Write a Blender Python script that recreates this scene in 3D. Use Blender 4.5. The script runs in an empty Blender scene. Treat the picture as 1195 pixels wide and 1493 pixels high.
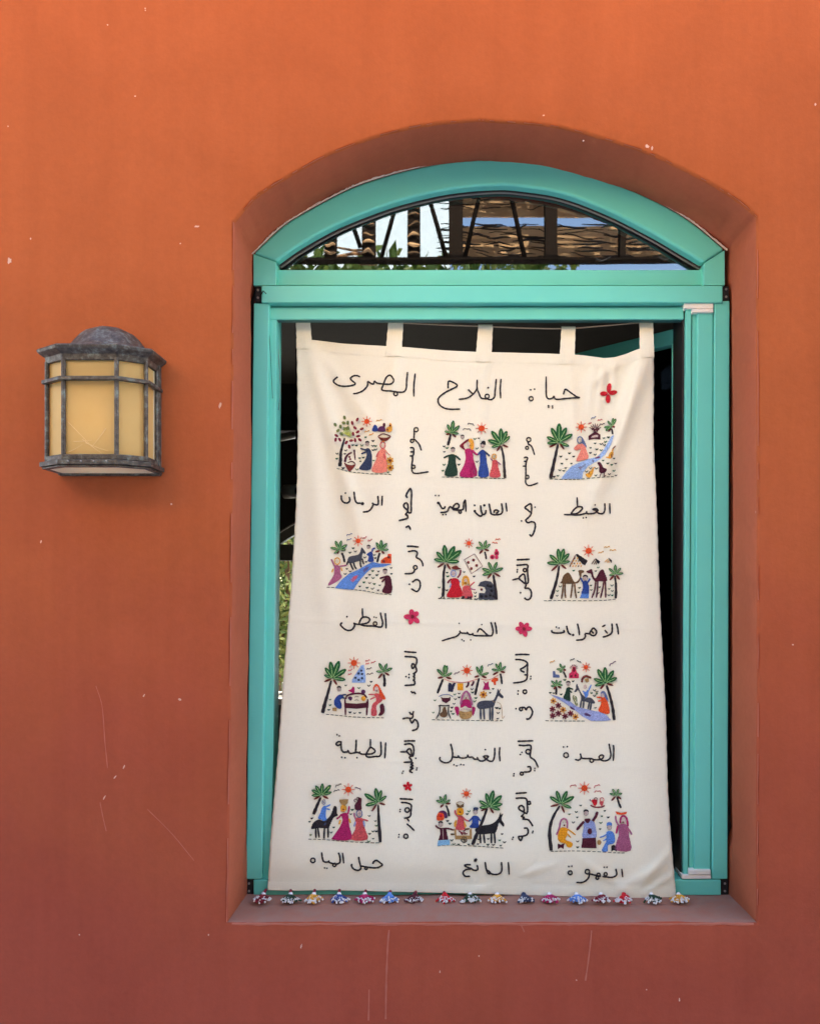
import bpy, bmesh, math, random
from mathutils import Vector, Matrix
from mathutils.geometry import tessellate_polygon

S = bpy.context.scene
C = S.collection
R = math.radians

# ------------------------------------------------------------------ camera
F = 1078.0          # focal length in photo pixels
VX, VY = 650.0, 860.0   # where the wall's normal meets the picture
CAMZ = 1.55
cam_d = bpy.data.cameras.new("camera")
cam = bpy.data.objects.new("camera", cam_d)
C.objects.link(cam)
cam.location = (0, 0, CAMZ)
cam.rotation_euler = (R(90), 0, 0)
cam_d.sensor_fit = 'VERTICAL'
cam_d.sensor_height = 36.0
cam_d.sensor_width = 36.0
cam_d.lens = F / 1493.0 * 36.0
cam_d.shift_x = -(VX - 597.5) / 1493.0
cam_d.shift_y = (VY - 746.5) / 1493.0
cam_d.clip_start = 0.02
cam_d.clip_end = 500
S.camera = cam

# ------------------------------------------------------------------ light
SUN_EL, SUN_AZ = R(50), R(20)       # the sun stands behind the house: its front is in open shade
world = bpy.data.worlds.new("World")
S.world = world
world.use_nodes = True
wn = world.node_tree
bg = wn.nodes['Background']
sky = wn.nodes.new('ShaderNodeTexSky')
sky.sky_type = 'NISHITA'
sky.sun_disc = False
sky.sun_elevation = SUN_EL
sky.sun_rotation = SUN_AZ
sky.dust_density = 2.0
sky.ozone_density = 1.0
wn.links.new(sky.outputs[0], bg.inputs[0])
bg.inputs[1].default_value = 0.15
sd = bpy.data.lights.new("sun", 'SUN')
sd.energy = 5.0
sd.angle = R(0.5)
sd.color = (1.0, 0.91, 0.77)
sun = bpy.data.objects.new("sun", sd)
C.objects.link(sun)
to_sun = Vector((math.cos(SUN_EL) * math.sin(SUN_AZ), math.cos(SUN_EL) * math.cos(SUN_AZ), math.sin(SUN_EL)))
sun.rotation_euler = to_sun.to_track_quat('Z', 'Y').to_euler()
sun.location = to_sun * 20
S.view_settings.view_transform = 'Standard'
S.view_settings.look = 'None'
S.view_settings.gamma = 1.0
S.view_settings.use_curve_mapping = False
S.view_settings.exposure = 3.2
S.cycles.use_denoising = True
S.cycles.max_bounces = 10
S.cycles.diffuse_bounces = 6
S.cycles.transparent_max_bounces = 16

# ------------------------------------------------------------------ helpers
def P(px, py, d):
    """the world point at depth d (metres in front of the camera plane) under a photo pixel"""
    return Vector(((px - VX) * d / F, d, CAMZ - (py - VY) * d / F))

def srgb(r, g, b):
    f = lambda c: (c / 255 / 12.92) if c / 255 <= 0.04045 else ((c / 255 + 0.055) / 1.055) ** 2.4
    return (f(r), f(g), f(b), 1)

def tag(o, label=None, cat=None, group=None, kind=None):
    if label: o['label'] = label
    if cat: o['category'] = cat
    if group: o['group'] = group
    if kind: o['kind'] = kind
    return o

def empty(name, loc=(0, 0, 0), parent=None):
    o = bpy.data.objects.new(name, None)
    o.empty_display_size = 0.05
    C.objects.link(o)
    t = Vector(loc); p = parent
    while p: t -= Vector(p.location); p = p.parent
    o.location = t
    if parent: o.parent = parent
    return o

def put(name, me, parent=None, mats=()):
    o = bpy.data.objects.new(name, me)
    C.objects.link(o)
    for m in mats: me.materials.append(m)
    if parent is not None:
        o.parent = parent
        if parent.type == 'EMPTY' or parent.matrix_world != Matrix():
            # geometry is authored in world space: undo the parents' offset
            p = parent; t = Vector((0, 0, 0))
            while p: t += Vector(p.location); p = p.parent
            o.location = -t
    return o

def mesh(name, V, Fc, parent=None, mats=(), smooth=False, midx=None):
    me = bpy.data.meshes.new(name)
    me.from_pydata([tuple(v) for v in V], [], Fc)
    if midx: me.polygons.foreach_set('material_index', midx)
    if smooth: me.polygons.foreach_set('use_smooth', [True] * len(me.polygons))
    me.update()
    return put(name, me, parent, mats)

def recalc(o):
    bm = bmesh.new(); bm.from_mesh(o.data)
    bmesh.ops.recalc_face_normals(bm, faces=bm.faces)
    bm.to_mesh(o.data); bm.free()
    return o

def bevel(o, w, seg=2, ang=30):
    m = o.modifiers.new('bevel', 'BEVEL')
    m.width = w; m.segments = seg; m.limit_method = 'ANGLE'; m.angle_limit = R(ang)
    return o

def prism(name, pts, d, t, parent, mat, bev=0.0015, seg=2):
    """a solid whose front outline is given in photo pixels at depth d, t metres thick"""
    a = [P(x, y, d) for x, y in pts]
    b = [v + Vector((0, t, 0)) for v in a]
    n = len(a)
    fs = [tuple(range(n)), tuple(reversed(range(n, 2 * n)))]
    fs += [(i, i + n, (i + 1) % n + n, (i + 1) % n) for i in range(n)]
    o = mesh(name, a + b, fs, parent, [mat])
    recalc(o)
    if bev: bevel(o, bev, seg)
    return o

def rect(x0, y0, x1, y1): return [(x0, y0), (x1, y0), (x1, y1), (x0, y1)]

def box(name, x0, x1, y0, y1, z0, z1, parent, mat, bev=0.0):
    V = [(x, y, z) for x in (x0, x1) for y in (y0, y1) for z in (z0, z1)]
    Fc = [(0, 1, 3, 2), (4, 6, 7, 5), (0, 4, 5, 1), (2, 3, 7, 6), (0, 2, 6, 4), (1, 5, 7, 3)]
    o = recalc(mesh(name, V, Fc, parent, [mat]))
    if bev: bevel(o, bev)
    return o

def crom(pts, n=6, closed=False):
    """Catmull-Rom through pts"""
    pts = [Vector(p) for p in pts]
    if len(pts) < 3 and not closed:
        return [pts[0].lerp(pts[1], i / n) for i in range(n + 1)] if len(pts) == 2 else pts
    out = []
    m = len(pts)
    for i in range(m if closed else m - 1):
        p1, p2 = pts[i], pts[(i + 1) % m]
        p0 = pts[(i - 1) % m] if closed or i else p1 * 2 - p2
        p3 = pts[(i + 2) % m] if closed or i + 2 < m else p2 * 2 - p1
        for k in range(n):
            t = k / n
            out.append(0.5 * ((2 * p1) + (p2 - p0) * t + (2 * p0 - 5 * p1 + 4 * p2 - p3) * t * t + (3 * p1 - p0 - 3 * p2 + p3) * t ** 3))
    if not closed: out.append(pts[-1])
    return out

def tube(name, pts, r, parent, mat, sides=8, r1=None, build=True):
    pts = [Vector(p) for p in pts]
    V, Fc = [], []
    n = len(pts)
    up = Vector((0.123, 0.31, 0.9)).normalized()
    for i, p in enumerate(pts):
        t = (pts[min(i + 1, n - 1)] - pts[max(i - 1, 0)]).normalized()
        a = t.cross(up).normalized(); b = t.cross(a)
        rr = r if r1 is None else r + (r1 - r) * i / (n - 1)
        for k in range(sides):
            an = 2 * math.pi * k / sides
            V.append(p + (a * math.cos(an) + b * math.sin(an)) * rr)
    for i in range(n - 1):
        for k in range(sides):
            Fc.append((i * sides + k, i * sides + (k + 1) % sides, (i + 1) * sides + (k + 1) % sides, (i + 1) * sides + k))
    Fc.append(tuple(reversed(range(sides)))); Fc.append(tuple(range((n - 1) * sides, n * sides)))
    if not build: return V, Fc
    return recalc(mesh(name, V, Fc, parent, [mat], smooth=True))

class Soup:
    """several shapes joined into one mesh"""
    def __init__(s): s.V = []; s.F = []; s.M = []
    def add(s, V, Fc, mi=0):
        k = len(s.V); s.V += list(V); s.F += [tuple(i + k for i in f) for f in Fc]; s.M += [mi] * len(Fc)
    def build(s, name, parent, mats, smooth=False):
        return mesh(name, s.V, s.F, parent, mats, smooth, s.M)

# ------------------------------------------------------------------ materials
def new_mat(name):
    m = bpy.data.materials.new(name); m.use_nodes = True
    nt = m.node_tree; return m, nt, nt.nodes['Principled BSDF']

def mat(name, col, rough=0.6, metal=0.0, var=0.12, scale=30.0, bump=0.0, bscale=200.0, spec=0.4, coat=0.0):
    """a plain paint or metal with a little uneven tone and relief"""
    m, nt, b = new_mat(name)
    N = nt.nodes; L = nt.links
    tc = N.new('ShaderNodeTexCoord')
    nz = N.new('ShaderNodeTexNoise'); nz.inputs['Scale'].default_value = scale; nz.inputs['Detail'].default_value = 5
    L.new(tc.outputs['Object'], nz.inputs['Vector'])
    mx = N.new('ShaderNodeMix'); mx.data_type = 'RGBA'
    mx.inputs[6].default_value = tuple(c * (1 - var) for c in col[:3]) + (1,)
    mx.inputs[7].default_value = tuple(min(1, c * (1 + var)) for c in col[:3]) + (1,)
    L.new(nz.outputs['Fac'], mx.inputs[0]); L.new(mx.outputs[2], b.inputs['Base Color'])
    b.inputs['Roughness'].default_value = rough; b.inputs['Metallic'].default_value = metal
    b.inputs['Specular IOR Level'].default_value = spec
    b.inputs['Coat Weight'].default_value = coat
    if bump:
        n2 = N.new('ShaderNodeTexNoise'); n2.inputs['Scale'].default_value = bscale; n2.inputs['Detail'].default_value = 4
        L.new(tc.outputs['Object'], n2.inputs['Vector'])
        bp = N.new('ShaderNodeBump'); bp.inputs['Strength'].default_value = bump; bp.inputs['Distance'].default_value = 0.002
        L.new(n2.outputs['Fac'], bp.inputs['Height']); L.new(bp.outputs[0], b.inputs['Normal'])
    return m

def wall_material(name, WALL_A, WALL_B, low=None):
    m, nt, b = new_mat(name)
    N = nt.nodes; L = nt.links
    tc = N.new('ShaderNodeTexCoord')
    def noise(scale, det=5, rough=0.55, vec=None, dist=0.0):
        n = N.new('ShaderNodeTexNoise'); n.inputs['Scale'].default_value = scale; n.inputs['Detail'].default_value = det
        n.inputs['Roughness'].default_value = rough; n.inputs['Distortion'].default_value = dist
        L.new(vec or tc.outputs['Object'], n.inputs['Vector']); return n.outputs['Fac']
    def ramp(fac, stops):
        r = N.new('ShaderNodeValToRGB'); e = r.color_ramp.elements
        e[0].position, e[0].color = stops[0]; e[1].position, e[1].color = stops[-1]
        for p, c in stops[1:-1]: k = e.new(p); k.color = c
        L.new(fac, r.inputs[0]); return r.outputs[0]
    def mix(f, a, bb, typ='MIX'):
        x = N.new('ShaderNodeMix'); x.data_type = 'RGBA'; x.blend_type = typ
        for s, v in ((0, f), (6, a), (7, bb)):
            if hasattr(v, 'links') or hasattr(v, 'is_output'): L.new(v, x.inputs[s])
            else: x.inputs[s].default_value = v
        return x.outputs[2]
    base = ramp(noise(1.3, 4, 0.5), [(0.3, WALL_A), (0.7, WALL_B)])
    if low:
        # base colour turns from orange above to a darker brick maroon below, blending raggedly
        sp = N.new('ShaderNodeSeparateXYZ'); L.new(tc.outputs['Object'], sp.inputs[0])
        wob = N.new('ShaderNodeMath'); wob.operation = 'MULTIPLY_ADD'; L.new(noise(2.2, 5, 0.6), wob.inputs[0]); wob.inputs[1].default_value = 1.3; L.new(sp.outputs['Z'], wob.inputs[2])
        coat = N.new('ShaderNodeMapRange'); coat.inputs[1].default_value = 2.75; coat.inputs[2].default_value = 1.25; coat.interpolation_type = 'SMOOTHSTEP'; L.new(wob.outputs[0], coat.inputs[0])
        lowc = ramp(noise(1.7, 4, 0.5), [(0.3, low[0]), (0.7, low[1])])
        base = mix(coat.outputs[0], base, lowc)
    # brushed patches of the limewash
    patch = ramp(noise(5.5, 6, 0.6, dist=0.6), [(0.35, (0.95, 0.945, 0.94, 1)), (0.65, (1.035, 1.035, 1.035, 1))])
    base = mix(1.0, base, patch, 'MULTIPLY')
    fine = ramp(noise(70, 4, 0.65), [(0.3, (0.95, 0.95, 0.95, 1)), (0.7, (1.04, 1.04, 1.04, 1))])
    base = mix(1.0, base, fine, 'MULTIPLY')
    # faint vertical run marks
    mp = N.new('ShaderNodeMapping'); mp.inputs['Scale'].default_value = (16, 1, 0.8)
    L.new(tc.outputs['Object'], mp.inputs[0])
    runs = ramp(noise(1.6, 5, 0.6, mp.outputs[0]), [(0.3, (0.96, 0.955, 0.95, 1)), (0.66, (1.03, 1.035, 1.04, 1))])
    base = mix(1.0, base, runs, 'MULTIPLY')
    # small pale specks where the paint has chipped
    vo = N.new('ShaderNodeTexVoronoi'); vo.inputs['Scale'].default_value = 5.0
    L.new(tc.outputs['Object'], vo.inputs['Vector'])
    sz = noise(40, 3, 0.6)
    ad = N.new('ShaderNodeMath'); ad.operation = 'MULTIPLY_ADD'; L.new(sz, ad.inputs[0]); ad.inputs[1].default_value = 0.06; L.new(vo.outputs['Distance'], ad.inputs[2])
    spk = ramp(ad.outputs[0], [(0.034, (0.45, 0.45, 0.45, 1)), (0.041, (0, 0, 0, 1))])
    base = mix(spk, base, (0.62, 0.40, 0.30, 1))
    # dust that has settled on upward facing plaster
    ge = N.new('ShaderNodeNewGeometry'); sx = N.new('ShaderNodeSeparateXYZ'); L.new(ge.outputs['True Normal'], sx.inputs[0])
    dn = ramp(noise(30, 5, 0.65), [(0.3, (0.55, 0.55, 0.55, 1)), (0.7, (0.95, 0.95, 0.95, 1))])
    up = N.new('ShaderNodeMath'); up.operation = 'GREATER_THAN'; L.new(sx.outputs['Z'], up.inputs[0]); up.inputs[1].default_value = 0.8
    um = N.new('ShaderNodeMath'); um.operation = 'MULTIPLY'; L.new(up.outputs[0], um.inputs[0]); L.new(dn, um.inputs[1])
    base = mix(um.outputs[0], base, (0.29, 0.165, 0.125, 1))
    L.new(base, b.inputs['Base Color'])
    b.inputs['Roughness'].default_value = 0.78
    b.inputs['Specular IOR Level'].default_value = 0.08
    h1 = noise(9, 5, 0.5); h2 = noise(160, 4, 0.6)
    mm = N.new('ShaderNodeMath'); mm.operation = 'MULTIPLY_ADD'; L.new(h2, mm.inputs[0]); mm.inputs[1].default_value = 0.22; L.new(h1, mm.inputs[2])
    bp = N.new('ShaderNodeBump'); bp.inputs['Strength'].default_value = 0.5; bp.inputs['Distance'].default_value = 0.004
    L.new(mm.outputs[0], bp.inputs['Height']); L.new(bp.outputs[0], b.inputs['Normal'])
    return m

SHADE_SCREEN_H = 3.1  # top of the added screen that shades the lower wall
SCY = -.75
CAN_Y0, CAN_Y1, CAN_STEP = -1.85, -1.2, .025
WALL_A = (0.35, 0.084, 0.025, 1)
WALL_B = (0.39, 0.098, 0.030, 1)
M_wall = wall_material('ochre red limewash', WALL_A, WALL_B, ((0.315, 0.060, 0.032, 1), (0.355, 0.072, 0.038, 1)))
M_reveal = wall_material('duller brown red limewash of the reveal', (0.34, 0.087, 0.042, 1), (0.39, 0.105, 0.050, 1))
M_teal = mat('teal powder coated aluminium', (0.145, 0.60, 0.475, 1), 0.42, var=0.04, scale=9, bump=0.03, bscale=600)
M_teal_dark = mat('teal seal groove', (0.03, 0.12, 0.10, 1), 0.6)
M_black = mat('black rubber', (0.012, 0.012, 0.012, 1), 0.55)
M_gasket = mat('dark brown gasket', (0.022, 0.016, 0.014, 1), 0.5)
M_spacer = mat('grey glass spacer', (0.25, 0.23, 0.2, 1), 0.5)
M_white_cap = mat('white plastic cap', (0.82, 0.78, 0.68, 1), 0.45)
M_seal = mat('dried sealant', (0.62, 0.48, 0.37, 1), 0.8, var=0.25, scale=60)
M_chip = mat('bare plaster', (0.62, 0.36, 0.26, 1), 0.9, var=0.2)
M_drip = mat('pale drip', (0.42, 0.115, 0.065, 1), 0.8, var=0.2)
M_dirt = mat('sill dust', (0.30, 0.20, 0.17, 1), 0.9, var=0.2)
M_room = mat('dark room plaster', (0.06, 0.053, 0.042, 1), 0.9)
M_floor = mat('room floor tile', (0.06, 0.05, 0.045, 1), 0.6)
M_pave = mat('terrace stone', (0.60, 0.64, 0.71, 1), 0.9, var=0.2, scale=3)
M_steel = mat('brown painted steel', (0.016, 0.011, 0.008, 1), 0.9, spec=0.05)
M_stone = mat('pale rear sill', (0.75, 0.74, 0.70, 1), 0.7)
M_bark = mat('bark', (0.16, 0.085, 0.045, 1), 0.9, var=0.3)
M_lampmetal = None

def leaf_mat(name, a, b):
    m, nt, p = new_mat(name)
    N = nt.nodes; L = nt.links
    oi = N.new('ShaderNodeNewGeometry')
    mx = N.new('ShaderNodeMix'); mx.data_type = 'RGBA'; mx.inputs[6].default_value = a; mx.inputs[7].default_value = b
    L.new(oi.outputs['Random Per Island'], mx.inputs[0]); L.new(mx.outputs[2], p.inputs['Base Color'])
    p.inputs['Roughness'].default_value = 0.5
    tr = N.new('ShaderNodeBsdfTranslucent'); L.new(mx.outputs[2], tr.inputs[0])
    ms = N.new('ShaderNodeMixShader'); ms.inputs[0].default_value = 0.4
    L.new(p.outputs[0], ms.inputs[1]); L.new(tr.outputs[0], ms.inputs[2])
    L.new(ms.outputs[0], nt.nodes['Material Output'].inputs[0])
    return m
M_leaf = leaf_mat('foliage', (0.035, 0.085, 0.015, 1), (0.12, 0.17, 0.03, 1))
M_leaf2 = leaf_mat('yellowish foliage', (0.08, 0.15, 0.03, 1), (0.38, 0.38, 0.10, 1))

def reed_mat():
    m, nt, p = new_mat('split reed')
    N = nt.nodes; L = nt.links
    g = N.new('ShaderNodeNewGeometry')
    mx = N.new('ShaderNodeMix'); mx.data_type = 'RGBA'; mx.inputs[6].default_value = (0.34, 0.20, 0.10, 1); mx.inputs[7].default_value = (0.55, 0.36, 0.20, 1)
    L.new(g.outputs['Random Per Island'], mx.inputs[0]); L.new(mx.outputs[2], p.inputs['Base Color'])
    p.inputs['Roughness'].default_value = 0.7
    tr = N.new('ShaderNodeBsdfTranslucent'); L.new(mx.outputs[2], tr.inputs[0])
    ms = N.new('ShaderNodeMixShader'); ms.inputs[0].default_value = 0.45
    L.new(p.outputs[0], ms.inputs[1]); L.new(tr.outputs[0], ms.inputs[2])
    L.new(ms.outputs[0], nt.nodes['Material Output'].inputs[0])
    return m
M_reed = reed_mat()

def glass_mat(name, refl=0.2, rough=0.0, tint=(0.75, 0.8, 0.78, 1)):
    """a window pane: mostly mirror-like reflection over a see-through tint"""
    m, nt, p = new_mat(name)
    N = nt.nodes; L = nt.links
    gl = N.new('ShaderNodeBsdfGlossy'); gl.inputs['Roughness'].default_value = rough
    tc = N.new('ShaderNodeTexCoord'); nz = N.new('ShaderNodeTexNoise'); nz.inputs['Scale'].default_value = 3.0
    L.new(tc.outputs['Object'], nz.inputs['Vector'])
    bp = N.new('ShaderNodeBump'); bp.inputs['Strength'].default_value = 0.15; bp.inputs['Distance'].default_value = 0.002
    L.new(nz.outputs['Fac'], bp.inputs['Height']); L.new(bp.outputs[0], gl.inputs['Normal'])
    tp = N.new('ShaderNodeBsdfTransparent'); tp.inputs[0].default_value = tint
    fr = N.new('ShaderNodeFresnel'); fr.inputs[0].default_value = 1.5
    ad = N.new('ShaderNodeMath'); ad.operation = 'ADD'; ad.use_clamp = True; L.new(fr.outputs[0], ad.inputs[0]); ad.inputs[1].default_value = refl - 0.04
    ms = N.new('ShaderNodeMixShader'); L.new(ad.outputs[0], ms.inputs[0]); L.new(tp.outputs[0], ms.inputs[1]); L.new(gl.outputs[0], ms.inputs[2])
    L.new(ms.outputs[0], nt.nodes['Material Output'].inputs[0])
    return m
M_pane = glass_mat('fanlight glass', 0.14, 0.012, tint=(0.35, 0.37, 0.36, 1))
M_pane_clear = glass_mat('rear pane', 0.06, tint=(0.9, 0.93, 0.9, 1))
# ------------------------------------------------------------------ ground
WD, FD = 1.5, 1.65       # wall face, window frame face
GT = R(2.0)              # the fanlight pane leans a little
GD = FD + .016; GK = math.tan(GT) * GD / F
V = []; Fc = []
me_g = mesh('terrace_ground', [(-150, -150, 0), (150, -150, 0), (150, 150, 0), (-150, 150, 0)], [(0, 1, 2, 3)], None, [M_pave])
tag(me_g, kind='structure')

# ------------------------------------------------------------------ the house
house = empty('house', (0, WD, 0))
tag(house, 'ochre red plastered house wall with an arched window opening', 'house')

open_px = [(331, 1345), (336, 1000), (339, 650), (341, 324), (373.5, 287), (420, 257), (481, 224), (554, 197), (621, 182),
           (688, 175.5), (720, 176.5), (814, 185), (901, 208.5), (954, 227), (1021, 260), (1071, 289), (1103, 316), (1104, 650), (1104, 1000), (1103, 1345)]
arc = [Vector((x, y, 0)) for x, y in open_px]
left = crom(arc[0:4], 14)
top = crom(arc[3:17], 8)
right = crom(arc[16:], 14)
bottom = [Vector((1103 - 772 * k / 40, 1345 + 0.8 * math.sin(k * .7), 0)) for k in range(1, 40)]
ring = left[:-1] + top[:-1] + right + bottom
rnd = random.Random(5)
ring = [Vector((p.x + rnd.uniform(-.55, .55), p.y + rnd.uniform(-.55, .55), 0)) for p in ring]
n = len(ring)
W0, W1, Z0, Z1 = -4.2, 5.2, 0.0, 3.5
ctr = Vector((715, 760, 0))
EB = 0.007   # the softened plaster arris
prof = []    # rings of the reveal, front to back
front = [P(p.x, p.y, WD) for p in ring]
c3 = P(ctr.x, ctr.y, WD)
def inward(v, a): 
    d = (c3 - v); d.y = 0; return v + d.normalized() * a
V = []; Fc = []
# outer rectangle points matched to the ring by angle
def outer(v):
    dx, dz = v.x - c3.x, v.z - c3.z
    ts = []
    if dx > 1e-6: ts.append((W1 - c3.x) / dx)
    if dx < -1e-6: ts.append((W0 - c3.x) / dx)
    if dz > 1e-6: ts.append((Z1 - c3.z) / dz)
    if dz < -1e-6: ts.append((Z0 - c3.z) / dz)
    t = min(ts); return Vector((c3.x + dx * t, WD, c3.z + dz * t))
rings = []
corner = [Vector((W0, WD, Z0)), Vector((W0, WD, Z1)), Vector((W1, WD, Z1)), Vector((W1, WD, Z0))]
outs = [outer(v) for v in front]
for cv in corner:   # pull the nearest ring point into each corner
    k = min(range(n), key=lambda i: (outs[i] - cv).length); outs[k] = cv
rings.append(outs)
for f in (0.5, 0.8, 0.93): rings.append([o.lerp(v, f) for o, v in zip(outs, front)])
rings.append([inward(v, -EB) for v in front])
for a in (30, 60, 90):
    rings.append([inward(v, -EB + EB * math.sin(R(a))) + Vector((0, EB * (1 - math.cos(R(a))), 0)) for v in front])
zhead = P(0, 418, FD).z
def rebate(v, k):
    # beside the opening frame the plaster steps back, leaving a dark joint
    return Vector(((.010 if v.x > c3.x else -.010), 0, 0)) if (k >= 3 and 1.0 < v.z < zhead) else Vector((0, 0, 0))
for k, dd in enumerate((0.05, 0.095, 0.124, 0.127, 0.20, 0.30)):
    w = [0.002, 0.003, 0.0015, 0.0015, 0.0, 0.0][k]
    rings.append([inward(v, w * math.sin(i * 0.21 + k) + (0.002 if dd < 0.12 else 0.004)) + Vector((0, dd, -0.004 * dd / .15 if v.z < 1 else 0)) + rebate(v, k) for i, v in enumerate(front)])
for rg in rings: V += rg
for r_ in range(len(rings) - 1):
    for i in range(n):
        j = (i + 1) % n
        Fc.append((r_ * n + i, r_ * n + j, (r_ + 1) * n + j, (r_ + 1) * n + i))
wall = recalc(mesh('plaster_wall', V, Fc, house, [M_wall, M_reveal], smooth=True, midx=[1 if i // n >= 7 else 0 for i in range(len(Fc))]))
ms_ = wall.modifiers.new('edges', 'EDGE_SPLIT'); ms_.split_angle = R(50)

# room behind the window, roof slab
RX0, RX1, RY0, RY1, RZ1 = -3.2, 4.2, WD + 0.31, 5.2, 3.0
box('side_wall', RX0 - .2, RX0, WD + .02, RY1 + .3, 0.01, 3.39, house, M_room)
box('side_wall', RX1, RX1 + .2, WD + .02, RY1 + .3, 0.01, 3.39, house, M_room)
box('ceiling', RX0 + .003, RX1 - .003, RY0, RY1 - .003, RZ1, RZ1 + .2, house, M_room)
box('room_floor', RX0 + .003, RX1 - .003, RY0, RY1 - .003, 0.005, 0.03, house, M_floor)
box('roof_slab', W0, W1, WD + .01, RY1 + .32, 3.402, 3.498, house, M_wall)
# inner face of the front wall, four pieces round the opening
xl, xr = P(318, 800, 1.5).x, P(1116, 800, 1.5).x
zb, zt = P(0, 1352, 1.5).z, P(0, 168, 1.5).z
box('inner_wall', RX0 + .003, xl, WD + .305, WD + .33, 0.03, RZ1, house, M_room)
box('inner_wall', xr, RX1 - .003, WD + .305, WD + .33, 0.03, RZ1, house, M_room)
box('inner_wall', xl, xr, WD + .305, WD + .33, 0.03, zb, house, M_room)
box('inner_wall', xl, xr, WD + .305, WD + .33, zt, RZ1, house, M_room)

# rear wall with an arched window onto the garden
RW = RY1
def RP(px, py): return P(px, py, RW)
ox0, ox1 = -1.28, 0.25
zs = 0.80; zc = 1.87; zt2 = 2.17
arcz = [(ox0 + (ox1 - ox0) * k / 24, zc + (zt2 - zc) * math.sin(math.pi * k / 24) ** .8) for k in range(25)]
hole = [(ox0, zs)] + arcz + [(ox1, zs)]
V = []; Fc = []
m_ = len(hole); c0 = Vector((-.5, RW, 1.5))
for yy in (RW, RW + .25):
    for x, z in hole: V.append(Vector((x, yy, z)))
for yy in (RW, RW + .25):
    for x, z in hole:
        dx, dz = x - c0.x, z - c0.z
        ts = []
        if dx > 1e-6: ts.append((RX1 - c0.x) / dx)
        if dx < -1e-6: ts.append((RX0 - c0.x) / dx)
        if dz > 1e-6: ts.append((RZ1 + .2 - c0.z) / dz)
        if dz < -1e-6: ts.append((0.02 - c0.z) / dz)
        t = min(ts); V.append(Vector((c0.x + dx * t, yy, c0.z + dz * t)))
for (a, b_) in ((Vector((RX0, RW, .02)), 0), (Vector((RX0, RW, RZ1 + .2)), 0), (Vector((RX1, RW, RZ1 + .2)), 0), (Vector((RX1, RW, .02)), 0)):
    k = min(range(m_), key=lambda i: (V[2 * m_ + i] - a).length)
    V[2 * m_ + k] = a.copy(); V[3 * m_ + k] = a + Vector((0, .25, 0))
for i in range(m_):
    j = (i + 1) % m_
    Fc += [(i, j, 2 * m_ + j, 2 * m_ + i), (m_ + i, m_ + j, 3 * m_ + j, 3 * m_ + i), (i, j, m_ + j, m_ + i)]
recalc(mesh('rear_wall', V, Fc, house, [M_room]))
rw = empty('rear_window', (ox0, RW, zs), house)
rwf = []
def bar(name, pts, w, y0, y1, par, mt):
    """flat bar following pts (x,z) in the rear window plane"""
    V = []; Fc = []
    q = [Vector((x, 0, z)) for x, z in pts]
    nn = len(q)
    for i, p in enumerate(q):
        t = (q[min(i + 1, nn - 1)] - q[max(i - 1, 0)]).normalized(); nrm = Vector((-t.z, 0, t.x)) * w / 2
        for s, yy in ((-1, y0), (1, y0), (1, y1), (-1, y1)):
            V.append(Vector((p.x + nrm.x * s, yy, p.z + nrm.z * s)))
    for i in range(nn - 1):
        for k in range(4):
            Fc.append((i * 4 + k, i * 4 + (k + 1) % 4, i * 4 + 4 + (k + 1) % 4, i * 4 + 4 + k))
    Fc += [(3, 2, 1, 0), (nn * 4 - 4, nn * 4 - 3, nn * 4 - 2, nn * 4 - 1)]
    return recalc(mesh(name, V, Fc, par, [mt]))
M_greyframe = mat('grey green metal frame', (0.17, 0.17, 0.145, 1), 0.5)
M_paleedge = mat('pale frame edge', (0.75, 0.76, 0.74, 1), 0.5)
zA = zc - .02
arc2 = [(x, z - .035) for x, z in arcz]
bar('arched_head', arc2, .07, RW + .05, RW + .11, rw, M_greyframe)
bar('head_trim', [(x, z + .008) for x, z in arcz], .02, RW + .035, RW + .049, rw, M_paleedge)
bar('transom', [(ox0, 1.815), (ox1, 1.815)], .115, RW + .052, RW + .112, rw, M_greyframe)
bar('stile', [(ox0 + .03, zs), (ox0 + .03, 1.75)], .06, RW + .05, RW + .11, rw, M_greyframe)
bar('stile', [(ox1 - .03, zs), (ox1 - .03, 1.75)], .06, RW + .05, RW + .11, rw, M_greyframe)
bar('stile', [(-.45, zs), (-.45, 1.75)], .05, RW + .051, RW + .111, rw, M_greyframe)
box('sill', ox0 - .02, ox1 + .02, RW - .06, RW + .30, zs - .05, zs - .005, rw, M_stone, .004)
box('sill_block', -1.18, -1.02, RW + .12, RW + .24, zs - .004, zs + .085, rw, M_stone, .006)

# ------------------------------------------------------------------ the turquoise window
win = empty('window', P(715, 1306, FD), house)
tag(win, 'turquoise aluminium window with an arched fanlight')
OA = [(369.5, 369), (404, 336), (430, 317), (487, 285.5), (527, 267.5), (588, 249), (655, 235.5), (720, 232), (753.5, 233.6), (804, 240.5), (887, 264), (954, 292), (1004.5, 321), (1056, 363)]
IA = [(403, 381), (437, 357), (487, 329), (537.5, 308), (588, 291), (655, 276), (720, 270), (760, 272), (820, 282), (887, 307), (954, 341), (988, 361), (1025, 383)]
oa = [(v.x, v.y) for v in crom([(x, y, 0) for x, y in OA], 5)]
ia = [(v.x, v.y) for v in crom([(x, y, 0) for x, y in IA], 5)]
prism('arched_head', oa + list(reversed(ia)), FD - .015, .075, win, M_teal, .006, 4)
prism('head_foot', [(369.5, 370.2), (402.5, 382), (402.5, 416), (369.5, 416)], FD - .0146, .074, win, M_teal, .001)
prism('head_foot', [(1025.5, 384), (1056, 364.4), (1056, 416), (1025.5, 416)], FD - .0146, .074, win, M_teal, .001)
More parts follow.
